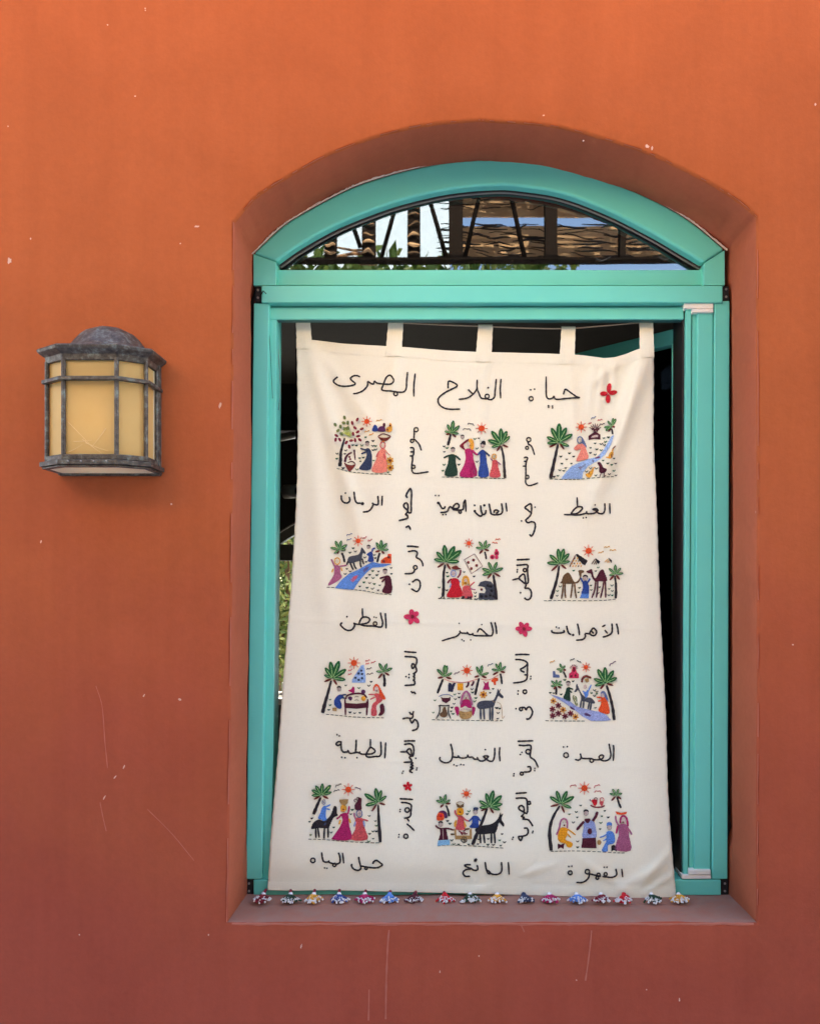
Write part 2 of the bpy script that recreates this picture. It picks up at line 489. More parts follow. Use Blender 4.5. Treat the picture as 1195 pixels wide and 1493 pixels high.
def offset(poly, k, cx=715, cy=700):
    out = []
    for i, (x, y) in enumerate(poly):
        a = Vector(poly[max(i - 1, 0)]); b_ = Vector(poly[min(i + 1, len(poly) - 1)])
        t = (b_ - a).normalized(); nrm = Vector((-t.y, t.x)) * k
        out.append((x + nrm.x, y + nrm.y))
    return out
ia2 = offset(ia, 9.3); ia3 = offset(ia, 11.5)
clipb = lambda q, yb: [(x, min(y, yb)) for x, y in q]
prism('gasket', clipb(ia, 393) + list(reversed(clipb(ia2, 393))), FD + .006, .03, win, M_gasket, .001)
prism('spacer', clipb(ia2, 392.5) + list(reversed(clipb(ia3, 392.5))), FD + .009, .004, win, M_spacer, 0)
gp = clipb(ia2, 393)
pp_ = [(gp[0][0], 396)] + gp + [(gp[-1][0], 396)]
a_ = [P(x, y, GD + (y - 340) * GK) for x, y in pp_]; b2 = [v + Vector((0, .004, 0)) for v in a_]; nn_ = len(a_)
recalc(mesh('fanlight_pane', a_ + b2, [tuple(range(nn_)), tuple(reversed(range(nn_, 2 * nn_)))] + [(i, i + nn_, (i + 1) % nn_ + nn_, (i + 1) % nn_) for i in range(nn_)], win, [M_pane]))
prism('fanlight_rail', rect(403.5, 393.5, 1024.5, 416), FD + .001, .058, win, M_teal, .0012)
prism('header_beam', [(381, 416.3), (1053, 416.3), (1053, 441), (381, 441)], FD - .018, .06, win, M_teal, .002)
prism('header_step', rect(393, 441.6, 996, 447.5), FD + .006, .014, win, M_teal, .0008)
prism('header_rail', rect(393, 447.8, 996, 465.5), FD - .001, .020, win, M_teal, .0015)
prism('header_lip', rect(395, 465.7, 994, 467.2), FD + .004, .014, win, M_teal_dark, 0)
# left side
prism('stile', [(370, 442), (392.5, 442), (382, 1282), (358.5, 1282)], FD - .012, .055, win, M_teal, .002)
prism('inner_stile', [(393, 447.8), (403.5, 447.8), (398.5, 1100), (394, 1282), (382.6, 1282)], FD + .001, .05, win, M_teal, .0015)
# right side: the folded leaves stacked against the jamb
prism('stile', [(1041, 438.5), (1063, 438.5), (1060, 1282), (1037.6, 1282)], FD - .012, .055, win, M_teal, .002)
prism('edge_profile', [(1016, 455.5), (1038.8, 455.5), (1035.2, 1268), (1011, 1268)], FD - .008, .07, win, M_teal, .002)
prism('edge_profile', [(1008.5, 450), (1015.2, 450), (1010.4, 1272), (1003.5, 1272)], FD - .001, .06, win, M_teal, .0015)
prism('edge_profile', [(999.5, 450), (1007.4, 450), (1002.5, 1275), (995.2, 1275)], FD - .006, .065, win, M_teal, .0015)
prism('rubber_seal', [(994.5, 447), (999.2, 447), (995, 1281), (990.8, 1281)], FD + .004, .07, win, M_gasket, .0006)
prism('end_cap', rect(997, 438.5, 1039.4, 449.6), FD - .0125, .05, win, M_white_cap, .0012)
prism('end_cap', rect(1008.5, 449.9, 1039.4, 455.2), FD - .0145, .05, win, M_white_cap, .0012)
prism('end_cap', rect(1003.5, 1268.3, 1035.4, 1275.3), FD - .0145, .05, win, M_white_cap, .0012)
prism('end_cap', rect(993.5, 1275.6, 1036, 1281.6), FD - .0125, .05, win, M_white_cap, .0012)
# bottom rail and hardware
prism('bottom_rail', rect(369.5, 1283, 1050.5, 1305.5), FD - .012, .06, win, M_teal, .002)
prism('bottom_step', rect(384, 1273.5, 993, 1282.4), FD + .02, .03, win, M_teal, .001)
prism('bottom_seal', rect(366, 1306, 1052, 1310.5), FD - .004, .05, win, M_black, 0)
for (x0, y0, x1, y1) in ((371.5, 417, 380.4, 440.5), (1053.6, 417, 1062.5, 437.8), (357, 1283, 369, 1306), (1051, 1283, 1061.5, 1306)):
    br = prism('corner_bracket', rect(x0, y0, x1, y1), FD - .008, .04, win, M_black, .002)
    cx_, cy_ = (x0 + x1) / 2, (y0 + y1) / 2
    for sy in (-6, 5):
        sc = prism('screw', [(cx_ + 1.7 * math.cos(k * math.pi / 4), cy_ + sy + 1.7 * math.sin(k * math.pi / 4)) for k in range(8)], FD - .0095, .002, br, M_spacer, 0)
tube('brush_tuft', [P(379, 432, FD - .02), P(384, 424, FD - .025), P(388, 428, FD - .028)], .0012, win, M_black)
# the dark seal that closes the gap between frame and reveal
sp_l = [(364, 416), (364, 700), (359, 1306)]
prism('side_seal', [(352, 418), (372, 418), (366, 1310), (346, 1310)], FD + .012, .03, win, M_black, 0)
prism('side_seal', [(1052, 418), (1076, 418), (1074, 1310), (1050, 1310)], FD + .012, .03, win, M_black, 0)
# ragged sealant along the arch
so = []
rnd = random.Random(8)
outl = [(365, 372)] + oa + [(1060, 366)]
up = offset(outl, -2.2)
V = []; Fc = []
for i in range(len(outl) - 1):
    for k in range(4):
        f = k / 4
        a = Vector(outl[i]).lerp(Vector(outl[i + 1]), f); b_ = Vector(up[i]).lerp(Vector(up[i + 1]), f)
        w = rnd.uniform(-1.3, .7)
        b_ = b_ + (b_ - a).normalized() * w
        V += [P(a.x, a.y + .6, FD - .0156), P(b_.x, b_.y, FD - .0162 - rnd.uniform(0, .002)), P(b_.x, b_.y - 1, FD - .005)]
for i in range(len(V) // 3 - 1):
    Fc += [(3 * i, 3 * i + 1, 3 * i + 4, 3 * i + 3), (3 * i + 1, 3 * i + 2, 3 * i + 5, 3 * i + 4)]
mesh('sealant_bead', V, Fc, win, [M_seal])

# the leaf that stands open into the room, seen past the right of the cloth
A0 = Vector((P(992, 0, 1.725).x, 1.73, 0)); dirn = Vector((-.23, .21, 0)).normalized()
A0 = A0 + Vector((.012, .012, 0)); Lw = .55; zt_ = P(0, 480, 1.725).z; zb_ = P(0, 1268, 1.725).z
nrm = Vector((-dirn.y, dirn.x, 0)) * .028
def slab(name, u0, u1, z0, z1, off0, off1, mt):
    V = []
    for u in (u0, u1):
        for o_ in (off0, off1):
            for z in (z0, z1):
                q = A0 + dirn * u + nrm / .028 * o_; V.append(Vector((q.x, q.y, z)))
    Fc = [(0, 1, 3, 2), (4, 6, 7, 5), (0, 4, 5, 1), (2, 3, 7, 6), (0, 2, 6, 4), (1, 5, 7, 3)]
    return bevel(recalc(mesh(name, V, Fc, win, [mt])), .0015)
slab('sash_top_rail', 0, Lw, zt_ - .036, zt_, 0, .035, M_teal)
slab('sash_bottom_rail', 0, Lw, zb_, zb_ + .045, 0, .035, M_teal)
slab('sash_stile', 0, .014, zb_ + .046, zt_ - .037, 0, .035, M_teal)
slab('sash_stile', Lw - .05, Lw, zb_ + .046, zt_ - .037, 0, .035, M_teal)
M_darkglass = glass_mat('dark room glass', 0.0, tint=(0.10, 0.11, 0.11, 1))
slab('sash_pane', .015, Lw - .051, zb_ + .047, zt_ - .038, .014, .020, M_darkglass)

# thin wires by the left stile
tube('loose_wire', crom([P(392, 478, FD - .004), P(394.5, 520, FD - .010), P(396.5, 560, FD - .008), P(397.5, 581, FD - .004)], 6), .0007, win, M_teal_dark, 5)
tube('loose_wire', crom([P(404.5, 480, FD + .02), P(407.5, 540, FD + .02), P(409, 570, FD + .02), P(406, 598, FD + .02)], 6), .0006, win, M_spacer, 5)

# chips, scratches, drips on the plaster: thin raised or bared patches
def blotch(name, px, py, w, h, mt, seed, rot=0.0, t=.0006):
    rr = random.Random(seed); pts = []
    for k in range(12):
        a = 2 * math.pi * k / 12; q = rr.uniform(.6, 1.15)
        x, y = w / 2 * math.cos(a) * q, h / 2 * math.sin(a) * q
        pts.append((px + x * math.cos(rot) - y * math.sin(rot), py + x * math.sin(rot) + y * math.cos(rot)))
    return prism(name, pts, WD - t, t + .001, house, mt, 0)
for i, (x, y, w, h, r_) in enumerate([(14, 380, 6, 10, 0), (321, 591, 4, 9, .2), (181, 1118, 2, 8, .35), (168, 1133, 2, 7, .6), (152, 1163, 2, 8, .5),
        (212, 15, 2, 2, 0), (157, 36, 2, 2, 0), (197, 140, 3, 2, 0), (12, 184, 2, 2, 0), (263, 355, 3, 2, 0), (287, 330, 8, 3, 0), (45, 348, 2, 3, 0),
        (1188, 152, 3, 4, 0), (943, 213, 6, 5, .5), (950, 216, 3, 6, 0), (850, 205, 3, 2, 0), (792, 168, 3, 2, 0), (212, 12, 2, 2, 0),
        (262, 1020, 6, 3, .4), (210, 1014, 2, 5, .5), (116, 1363, 2, 2, 0), (304, 1363, 2, 3, 0), (439, 1380, 2, 7, .2), (641, 1417, 2, 4, 0),
        (698, 1394, 2, 2, 0), (942, 1443, 2, 2, 0), (990, 1458, 2, 6, 0), (840, 1429, 2, 2, 0), (1155, 940, 3, 2, 0), (60, 790, 2, 5, .2), (250, 735, 3, 3, 0)]):
    blotch('paint_chip', x, y, w, h, M_chip, 40 + i, r_)
def streak(name, pts, w, mt, t=.0005):
    q = crom([(x, y, 0) for x, y in pts], 6)
    L_, R_ = [], []
    rr = random.Random(int(pts[0][0]))
    for i, p in enumerate(q):
        a = q[max(i - 1, 0)]; b_ = q[min(i + 1, len(q) - 1)]; tt = (b_ - a).normalized()
        ww = w / 2 * rr.uniform(.6, 1.2)
        L_.append((p.x - tt.y * ww, p.y + tt.x * ww)); R_.append((p.x + tt.y * ww, p.y - tt.x * ww))
    return prism(name, L_ + R_[::-1], WD - t, t + .001, house, mt, 0)
streak('paint_drip', [(567, 1356), (565, 1380), (563, 1430), (562, 1486)], 2.6, M_drip)
streak('paint_drip', [(862, 1357), (858, 1395), (853, 1430)], 2.2, M_drip)
streak('paint_drip', [(538, 1443), (537, 1488)], 2.2, M_drip)
streak('paint_drip', [(758, 1346), (764, 1359)], 1.8, M_drip)
streak('scratch', [(140, 1000), (149, 1030), (153, 1080), (157, 1120)], 1.1, M_drip)
streak('scratch', [(146, 1170), (150, 1190), (155, 1212)], 1.1, M_drip)
streak('scratch', [(215, 1180), (250, 1215), (283, 1255)], 0.9, M_drip)
# plaster worn pale along the sill's front arris
V = []; Fc = []
rnd = random.Random(3)
for k in range(100):
    x = 338 + 760 * k / 99
    h = 1.2 + 1.4 * abs(math.sin(k * .37)) * rnd.uniform(.3, 1.4)
    V += [P(x, 1345.5 - rnd.uniform(.2, .9), WD + .004), P(x, 1346.6, WD - .0006), P(x, 1347 + h, WD - .0005)]
for i in range(99):
    if True:
        Fc += [(3 * i, 3 * i + 3, 3 * i + 4, 3 * i + 1), (3 * i + 1, 3 * i + 4, 3 * i + 5, 3 * i + 2)]
mesh('worn_edge', V, Fc, house, [M_drip])
for side, ptsx in (('l', left), ('r', right)):
    V = []; Fc = []
    for i, p in enumerate(ptsx):
        s = 1 if side == 'l' else -1
        V += [P(p.x + s * .3, p.y, WD + .003), P(p.x - s * rnd.uniform(.2, 1.4), p.y, WD - .0007)]
    for i in range(len(ptsx) - 1):
        if rnd.random() < .55: Fc.append((2 * i, 2 * i + 1, 2 * i + 3, 2 * i + 2))
    mesh('worn_edge', V, Fc, house, [M_drip])
V = []; Fc = []
for i, p in enumerate(top):
    d = (ctr - p).normalized()
    q = p - d * rnd.uniform(.1, 1.5); p2 = p + d * .3
    V += [P(p2.x, p2.y, WD + .003), P(q.x, q.y, WD - .0007)]
for i in range(len(top) - 1):
    if rnd.random() < .5: Fc.append((2 * i, 2 * i + 1, 2 * i + 3, 2 * i + 2))
mesh('worn_edge', V, Fc, house, [M_drip])
# ------------------------------------------------------------------ wall lantern
def lamp_metal():
    m, nt, b = new_mat('weathered lantern metal')
    N = nt.nodes; L = nt.links
    tc = N.new('ShaderNodeTexCoord')
    nz = N.new('ShaderNodeTexNoise'); nz.inputs['Scale'].default_value = 85; nz.inputs['Detail'].default_value = 8; nz.inputs['Roughness'].default_value = .7
    L.new(tc.outputs['Object'], nz.inputs['Vector'])
    r = N.new('ShaderNodeValToRGB'); e = r.color_ramp.elements
    e[0].position = .35; e[0].color = (0.028, 0.020, 0.015, 1); e[1].position = .70; e[1].color = (0.19, 0.225, 0.19, 1)
    k = e.new(.52); k.color = (0.085, 0.068, 0.050, 1)
    L.new(nz.outputs['Fac'], r.inputs[0]); L.new(r.outputs[0], b.inputs['Base Color'])
    b.inputs['Roughness'].default_value = .5; b.inputs['Metallic'].default_value = .35
    bp = N.new('ShaderNodeBump'); bp.inputs['Strength'].default_value = .4; bp.inputs['Distance'].default_value = .001
    L.new(nz.outputs['Fac'], bp.inputs['Height']); L.new(bp.outputs[0], b.inputs['Normal'])
    return m
M_lm = lamp_metal()
def amber():
    m, nt, b = new_mat('amber glass')
    N = nt.nodes; L = nt.links
    tc = N.new('ShaderNodeTexCoord'); nz = N.new('ShaderNodeTexNoise'); nz.inputs['Scale'].default_value = 14; nz.inputs['Detail'].default_value = 3
    L.new(tc.outputs['Object'], nz.inputs['Vector'])
    mx = N.new('ShaderNodeMix'); mx.data_type = 'RGBA'; mx.inputs[6].default_value = (0.72, 0.51, 0.19, 1); mx.inputs[7].default_value = (0.84, 0.64, 0.27, 1)
    L.new(nz.outputs['Fac'], mx.inputs[0]); L.new(mx.outputs[2], b.inputs['Base Color'])
    b.inputs['Roughness'].default_value = .4; b.inputs['Specular IOR Level'].default_value = .3
    tr = N.new('ShaderNodeBsdfTranslucent'); L.new(mx.outputs[2], tr.inputs[0])
    ms = N.new('ShaderNodeMixShader'); ms.inputs[0].default_value = .5
    L.new(b.outputs[0], ms.inputs[1]); L.new(tr.outputs[0], ms.inputs[2]); L.new(ms.outputs[0], nt.nodes['Material Output'].inputs[0])
    return m
M_amber = amber()
M_scr = mat('scratch on glass', (0.80, 0.60, 0.28, 1), .4)
M_bulb, _bt, _bb = new_mat('warm lamp bulb')
_bb.inputs['Emission Color'].default_value = (1.0, 0.88, 0.68, 1); _bb.inputs['Emission Strength'].default_value = 0.16
M_lwhite = mat('white diffuser', (0.92, 0.88, 0.74, 1), .5)
_nt = M_lwhite.node_tree; _tr = _nt.nodes.new('ShaderNodeBsdfTranslucent'); _tr.inputs[0].default_value = (0.95, 0.90, 0.76, 1)
_ms = _nt.nodes.new('ShaderNodeMixShader'); _ms.inputs[0].default_value = .7
_nt.links.new(_nt.nodes['Principled BSDF'].outputs[0], _ms.inputs[1]); _nt.links.new(_tr.outputs[0], _ms.inputs[2]); _nt.links.new(_ms.outputs[0], _nt.nodes['Material Output'].inputs[0])
lx, lz0, lz1 = -.678, 1.55 - (667 - 860) * 1.41 / F, 1.55 - (517 - 860) * 1.41 / F
lant = empty('wall_lantern', (lx, WD, lz0))
tag(lant, 'faceted wall lantern with amber glass and weathered grey brown metal frame', 'wall lantern')
A_, B_, DF, DM, DW = .0505, .096, 1.41, 1.436, 1.499
def plan(g=0.0, back=DW):
    """half-octagon outline grown by g, from the wall round to the wall"""
    return [(lx - B_ - g, back), (lx - B_ - g, DM - g * .5), (lx - A_ - g * .5, DF - g), (lx + A_ + g * .5, DF - g), (lx + B_ + g, DM - g * .5), (lx + B_ + g, back)]
def loft(name, rows, par, mt, cap0=True, cap1=True, bev=.001):
    V = []; Fc = []
    for g, z in rows:
        V += [Vector((x, y, z)) for x, y in plan(g)]
    k = 6
    for r_ in range(len(rows) - 1):
        for i in range(k):
            j = (i + 1) % k; Fc.append((r_ * k + i, r_ * k + j, (r_ + 1) * k + j, (r_ + 1) * k + i))
    if cap0: Fc.append(tuple(range(k)))
    if cap1: Fc.append(tuple(range((len(rows) - 1) * k, len(rows) * k)))
    o = recalc(mesh(name, V, Fc, par, [mt]))
    if bev: bevel(o, bev)
    return o
def ringband(name, z0, z1, gin, gout, par, mt, bev=.001):
    V = []; Fc = []
    for g, z in ((gin, z0), (gout, z0), (gout, z1), (gin, z1)):
        V += [Vector((x, y, z)) for x, y in plan(g)]
    for r_ in range(4):
        r2 = (r_ + 1) % 4
        for i in range(5):
            Fc.append((r_ * 6 + i, r_ * 6 + i + 1, r2 * 6 + i + 1, r2 * 6 + i))
    Fc += [(0, 6, 12, 18), (5, 11, 17, 23)]
    o = recalc(mesh(name, V, Fc, par, [mt]));
    return bevel(o, bev)
zb0, zt0 = lz0, lz1
box('back_plate', lx - B_ - .006, lx + B_ + .006, 1.488, 1.4995, zb0 - .022, zt0 + .012, lant, M_lm, .001)
box('reflector', lx - B_ + .003, lx + B_ - .003, 1.482, 1.4875, zb0 + .002, zt0 - .008, lant, M_lwhite)  # unseen white plate added inside to brighten the panes and diffuser
V = []; Fc = []
for a in range(7):
    for b_ in range(12):
        ph = math.pi * (a + .5) / 7; th_ = 2 * math.pi * b_ / 12
        V.append(Vector((lx + .040 * math.sin(ph) * math.cos(th_), 1.456 + .022 * math.sin(ph) * math.sin(th_), zb0 + .075 + .055 * math.cos(ph))))
for a in range(6):
    for b_ in range(12): Fc.append((a * 12 + b_, a * 12 + (b_ + 1) % 12, (a + 1) * 12 + (b_ + 1) % 12, (a + 1) * 12 + b_))
Fc += [tuple(range(12)), tuple(reversed(range(72, 84)))]
mesh('bulb', V, Fc, lant, [M_bulb], smooth=True)
# cornice: flares outward
loft('cornice', [(.002, zt0 - .010), (.004, zt0 + .001), (.015, zt0 + .009), (.017, zt0 + .014), (.014, zt0 + .017), (.0, zt0 + .0195)], lant, M_lm)
# bell shaped cap
V = []; Fc = []
rows = [(1.12, 0), (1.0, .006), (.90, .016), (.80, .028), (.70, .039), (.58, .049), (.40, .057), (.18, .060), (.02, .0605)]
ks = 13
for s, h in rows:
    for k in range(ks):
        a = math.pi * k / (ks - 1)
        q = 1 + .03 * math.cos(a * 8)
        V.append(Vector((lx + math.cos(a) * .080 * s * q, 1.494 - math.sin(a) * .078 * s * q, zt0 + .0192 + h * .95)))
for r_ in range(len(rows) - 1):
    for k in range(ks - 1):
        Fc.append((r_ * ks + k, r_ * ks + k + 1, (r_ + 1) * ks + k + 1, (r_ + 1) * ks + k))
Fc.append(tuple(r_ * ks for r_ in range(len(rows))) + tuple(r_ * ks + ks - 1 for r_ in reversed(range(len(rows)))))
recalc(mesh('domed_cap', V, Fc, lant, [M_lm], smooth=True))
ringband('mid_band', zb0 + .1465, zb0 + .1535, -.001, .009, lant, M_lm)
ringband('base_ring', zb0 - .004, zb0 + .006, -.004, .004, lant, M_lm)
loftb = ringband('base_flare', zb0 - .0145, zb0 - .0055, -.004, .012, lant, M_lm)
ringband('bottom_rim', zb0 - .0185, zb0 - .0158, -.003, .008, lant, M_lm, .0005)
box('rear_rim', lx - B_, lx + B_, 1.490, 1.4995, zb0 - .022, zb0 - .0158, lant, M_lm, .0005)
V = [Vector((x, min(y, 1.489), zb0 - .0180)) for x, y in plan(-.0035)]
mesh('diffuser', V + [v + Vector((0, 0, .004)) for v in V], [tuple(range(6)), tuple(reversed(range(6, 12)))] + [(i, (i + 1) % 6, (i + 1) % 6 + 6, i + 6) for i in range(6)], lant, [M_lwhite])
pl = plan(.0)
for i, (x, y) in enumerate(pl):
    yy = min(y, 1.489)
    w = .0046
    V, Fc = tube('post', [(x, yy, zb0), (x, yy, zt0 - .006)], w, lant, M_lm, 6, build=False)
    o = recalc(mesh('post', V, Fc, lant, [M_lm])); bevel(o, .0012)
gi = plan(-.004)
for i in range(5):
    (x0, y0), (x1, y1) = gi[i], gi[i + 1]
    for z0_, z1_ in ((zb0 + .004, zb0 + .147), (zb0 + .153, zt0 - .004)):
        a = Vector((x0, y0, 0)); b_ = Vector((x1, y1, 0)); t = (b_ - a).normalized()
        nn_ = Vector((t.y, -t.x, 0)) * .0025
        if nn_.y > 0 or (i == 0) : pass
        V = []
        for q in (a, b_):
            for s in (0, 1):
                for z in (z0_, z1_): V.append(Vector((q.x, q.y, z)) - nn_ * s)
        o = recalc(mesh('pane', V, [(0, 1, 3, 2), (4, 6, 7, 5), (0, 4, 5, 1), (2, 3, 7, 6), (0, 2, 6, 4), (1, 5, 7, 3)], lant, [M_amber]))
        if i == 2 and z0_ < zb0 + .1:
            sc_ = Soup()
            yy = y0 - .0012
            for k, (ax, az, bx, bz) in enumerate([(342, 770, 500, 930), (620, 820, 520, 950), (350, 990, 450, 935), (385, 915, 520, 905), (470, 925, 640, 985), (450, 900, 590, 1000)]):
                def q_(zx, zy):
                    return P(30 + zx / 4.979, 460 + zy / 4.979, yy)
                V2, F2 = tube('', crom([q_(ax, az), (q_(ax, az) + q_(bx, bz)) / 2 + Vector((.0006, 0, -.0008)), q_(bx, bz)], 5), .0007, None, None, 5, .0003, build=False)
                sc_.add(V2, F2)
            s_ = sc_.build('scratches', None, [M_scr]); s_.parent = o; s_.location = -(Vector(lant.location) + Vector(o.location)) 
            s_.location = -Vector(lant.location) - Vector(o.location)
for k in range(4):
    x = lx - .035 + .024 * k
    tube('screw', [(x, DF - .0135 + .0008, zb0 - .009), (x, DF - .0150, zb0 - .009)], .0016, lant, M_spacer, 8)

# ------------------------------------------------------------------ cord
M_cord = mat('sisal cord', (0.42, 0.30, 0.19, 1), .9, var=.3, scale=400)
CT = lambda py: 1.682 - (py - 470) * (1.682 - 1.631) / 813 if py < 1283 else 1.631 - (py - 1283) * .00012
cd = CT(472)
cpts = [P(400, 464, cd), P(440, 465.5, cd), P(500, 466.5, cd), P(545, 468, cd), P(576, 470.5, cd), P(640, 473.5, cd), P(706, 476, cd), P(770, 478.5, cd), P(826, 479, cd), P(880, 475, cd), P(940, 470, cd), P(997, 467, cd)]
cord = tube('cord', crom(cpts, 6), .0017, None, M_cord, 7)
tag(cord, 'thin beige cord strung across the window, holding the cloth tabs', 'cord')

# ------------------------------------------------------------------ ceiling spotlight inside
spot = empty('spotlight', P(424, 700, 3.6))
tag(spot, 'small grey spotlight under the ceiling left of the cloth', 'spotlight')
M_greymetal = mat('brushed grey metal', (0.55, 0.53, 0.50, 1), .4, .3)
cp = P(424, 717, 3.6)
tube('lamp_body', [cp + Vector((-.03, 0, .0)), cp + Vector((.035, -.02, 0))], .034, spot, M_greymetal, 14)
tube('lamp_collar', [cp + Vector((.036, -.02, 0)), cp + Vector((.05, -.024, 0))], .026, spot, M_black, 14)
tube('lamp_body_tail', [cp + Vector((.051, -.024, 0)), cp + Vector((.10, -.04, 0))], .034, spot, M_greymetal, 14)
tube('arm', [cp + Vector((.03, 0, .03)), Vector((cp.x + .03, 3.6, 2.995))], .008, spot, M_black, 6)
beam = box('ceiling_beam', -3.19, 4.19, 3.9, 4.02, P(0, 628, 3.9).z, P(0, 611, 3.9).z + .03, house, mat('brown beam', (0.05, 0.035, 0.02, 1), .7), .004)
duct = tube('pipe', [P(400, 640, 3.7), P(446, 630, 3.7)], .020, house, M_greymetal, 10)

# ------------------------------------------------------------------ leaves
def leafcloud(name, centers, n, size, m, seed, parent=None, up=0.3):
    rr = random.Random(seed); V = []; Fc = []
    for i in range(n):
        c, r_ = rr.choice(centers)
        while True:
            d = Vector((rr.uniform(-1, 1), rr.uniform(-1, 1), rr.uniform(-1, 1)))
            if .25 < d.length < 1: break
        p = Vector(c) + Vector((d.x * r_[0], d.y * r_[1], d.z * r_[2]))
        a = Vector((rr.gauss(0, 1), rr.gauss(0, 1), rr.gauss(0, 1) + up)).normalized()
        b_ = a.cross(Vector((rr.gauss(0, 1), rr.gauss(0, 1), rr.gauss(0, 1)))).normalized()
        s = size * rr.uniform(.6, 1.3)
        k = len(V)
        V += [p - a * s, p + b_ * s * .38 - a * s * .1, p + a * s, p - b_ * s * .38 - a * s * .1]
        Fc.append((k, k + 1, k + 2, k + 3))
    return mesh(name, V, Fc, parent, [m])
# the garden behind the house
shrub = empty('garden_shrub', (-1.2, 6.6, 0))
tag(shrub, 'leafy green garden shrub seen through the rear arched window', 'shrub')
o = leafcloud('foliage', [((-1.9, 6.9, .9), (.6, .5, .8)), ((-1.4, 7.1, 1.9), (.7, .5, .9)), ((-1.5, 6.8, 1.2), (.6, .4, .9)), ((-.9, 7.3, 2.2), (.8, .5, .8)), ((-1.2, 7.6, .9), (.9, .5, 1.0))], 9000, .055, M_leaf, 11, shrub)
o.location = -Vector(shrub.location)
o = leafcloud('foliage', [((-1.45, 6.4, 1.35), (.4, .3, .45)), ((-1.4, 6.4, 1.0), (.5, .25, .35)), ((-1.4, 6.6, 2.0), (.4, .3, .3))], 5000, .035, M_leaf2, 12, shrub)
o.location = -Vector(shrub.location)
for k, (x0, x1) in enumerate(((-1.54, -1.50), (-1.44, -1.36), (-1.30, -1.38), (-1.0, -.9))):
    tube('trunk', crom([(x0, 6.35, 0), (x0 + .02, 6.35, .9), (x1, 6.4, 1.7), (x1 - .03, 6.5, 2.1)], 4), .013, shrub, M_bark, 8, .010)
tube('pale_branch', [(-1.58, 6.0, 2.13), (-1.50, 6.0, 1.87)], .012, shrub, M_stone, 6)
hedge = leafcloud('garden_hedge', [((-3, 9.5, 1.3), (2, .8, 1.6)), ((0, 9.8, 1.4), (2.5, .8, 1.8)), ((3, 9.6, 1.4), (2, .8, 1.8))], 9000, .10, M_leaf, 14)
tag(hedge, 'tall clipped hedge at the end of the garden behind the house', 'hedge')

# ------------------------------------------------------------------ what stands behind the photographer (mirrored in the fanlight; some added unseen to shape the light)
def MP(px, py, D):
    """mirror point: what the fanlight shows at that photo pixel, D metres along the mirrored view"""
    v = Vector(((px - VX) / F, 1.0, (VY - py) / F))
    nrm_ = Vector((0, -math.cos(GT), -math.sin(GT)))
    p0 = P(715, 340, GD)
    t = (p0 - Vector((0, 0, CAMZ))).dot(nrm_) / v.dot(nrm_)
    hit = Vector((0, 0, CAMZ)) + v * t
    r_ = v - 2 * v.dot(nrm_) * nrm_
    r_ = r_ / abs(r_.y)
    return hit + r_ * (D - GD)
perg = empty('pergola', MP(650, 860, 5.2) - Vector((0, 0, CAMZ)))
tag(perg, 'brown steel and reed pergola over the terrace, mirrored in the fanlight', 'pergola')
DP = 5.2
zlow = MP(0, 380, DP).z; yP = MP(0, 0, DP).y
zhigh = zlow + 1.05
box('beam', -3.6, 4.2, yP - .05, yP + .05, zlow - .004, zlow + .010, perg, M_steel)
box('beam', -3.6, 4.2, yP - .06, yP + .06, zhigh, zhigh + .12, perg, M_steel)
for px, w in ((478, 17), (536, 19), (602, 18), (664, 20), (806, 18), (912, 9)):
    a = MP(px - w / 2, 0, DP).x; b_ = MP(px + w / 2, 0, DP).x
    box('post', a, b_, yP - .04, yP + .04, zlow + .011, zhigh - .001, perg, M_steel)
for (x0, y0, x1, y1) in ((513, 325, 526, 362), (577, 303, 556, 378), (628, 298, 650, 378), (697, 290, 676, 378), (745, 290, 765, 378)):
    a = MP(x0, y0, DP); b_ = MP(x1, y1, DP); d = (a - b_) / (a.z - b_.z)
    a2 = b_ + d * (zhigh - b_.z); a2.z = zhigh - .01
    tube('brace', [b_, a2], .016, perg, M_steel, 6)
for x in (-3.5, 4.1):
    box('column', x - .06, x + .06, yP - .06, yP + .06, 0.002, zlow - .005, perg, M_steel)
    box('column', x - .06, x + .06, 1.2, 1.32, 0.002, zhigh - .01, perg, M_steel)
    box('rafter', x - .05, x + .05, yP + .062, 1.32, zhigh + .001, zhigh + .1, perg, M_steel)
# reed sheets: wavy split reeds with daylight between them
def reeds(name, x0, x1, z0, z1, y, step, seed, gaps=(), thick=(.010, .03), m_=None, short=False):
    rr = random.Random(seed); V = []; Fc = []
    z = z0
    while z < z1:
        x = x0 - (rr.uniform(0, .05) if x1 - x0 > 1 else 0)
        while x < x1:
            L_ = rr.uniform(.10, .34) if short else rr.uniform(.5, 1.4); e = min(x + L_, x1)
            h = rr.uniform(*thick); ph = rr.uniform(0, 6); am = rr.uniform(.002, .010); sl = rr.uniform(-.03, .02)
            if not any(g[0] < z < g[1] for g in gaps):
                k0 = len(V); m = 7
                for k in range(m):
                    f = k / (m - 1); xx = x + (e - x) * f
                    zz = z + am * math.sin(ph + f * 6) + sl * (f - .5); hh = h * (.35 + .65 * math.sin(math.pi * (.08 + .84 * f)))
                    yy = y + rr.uniform(-.006, .006)
                    V += [Vector((xx, yy, zz)), Vector((xx, yy - .006, zz + hh)), Vector((xx, yy + .006, zz + hh * .5))]
                for k in range(m - 1):
                    a = k0 + 3 * k
                    Fc += [(a, a + 1, a + 4, a + 3), (a + 1, a + 2, a + 5, a + 4), (a + 2, a, a + 3, a + 5)]
            x = e + (rr.uniform(.02, .12) if short else rr.uniform(.01, .12))
        z += step * rr.uniform(.7, 1.4)
    return mesh(name, V, Fc, perg, [m_ or M_reed])
xm = MP(655, 0, DP).x
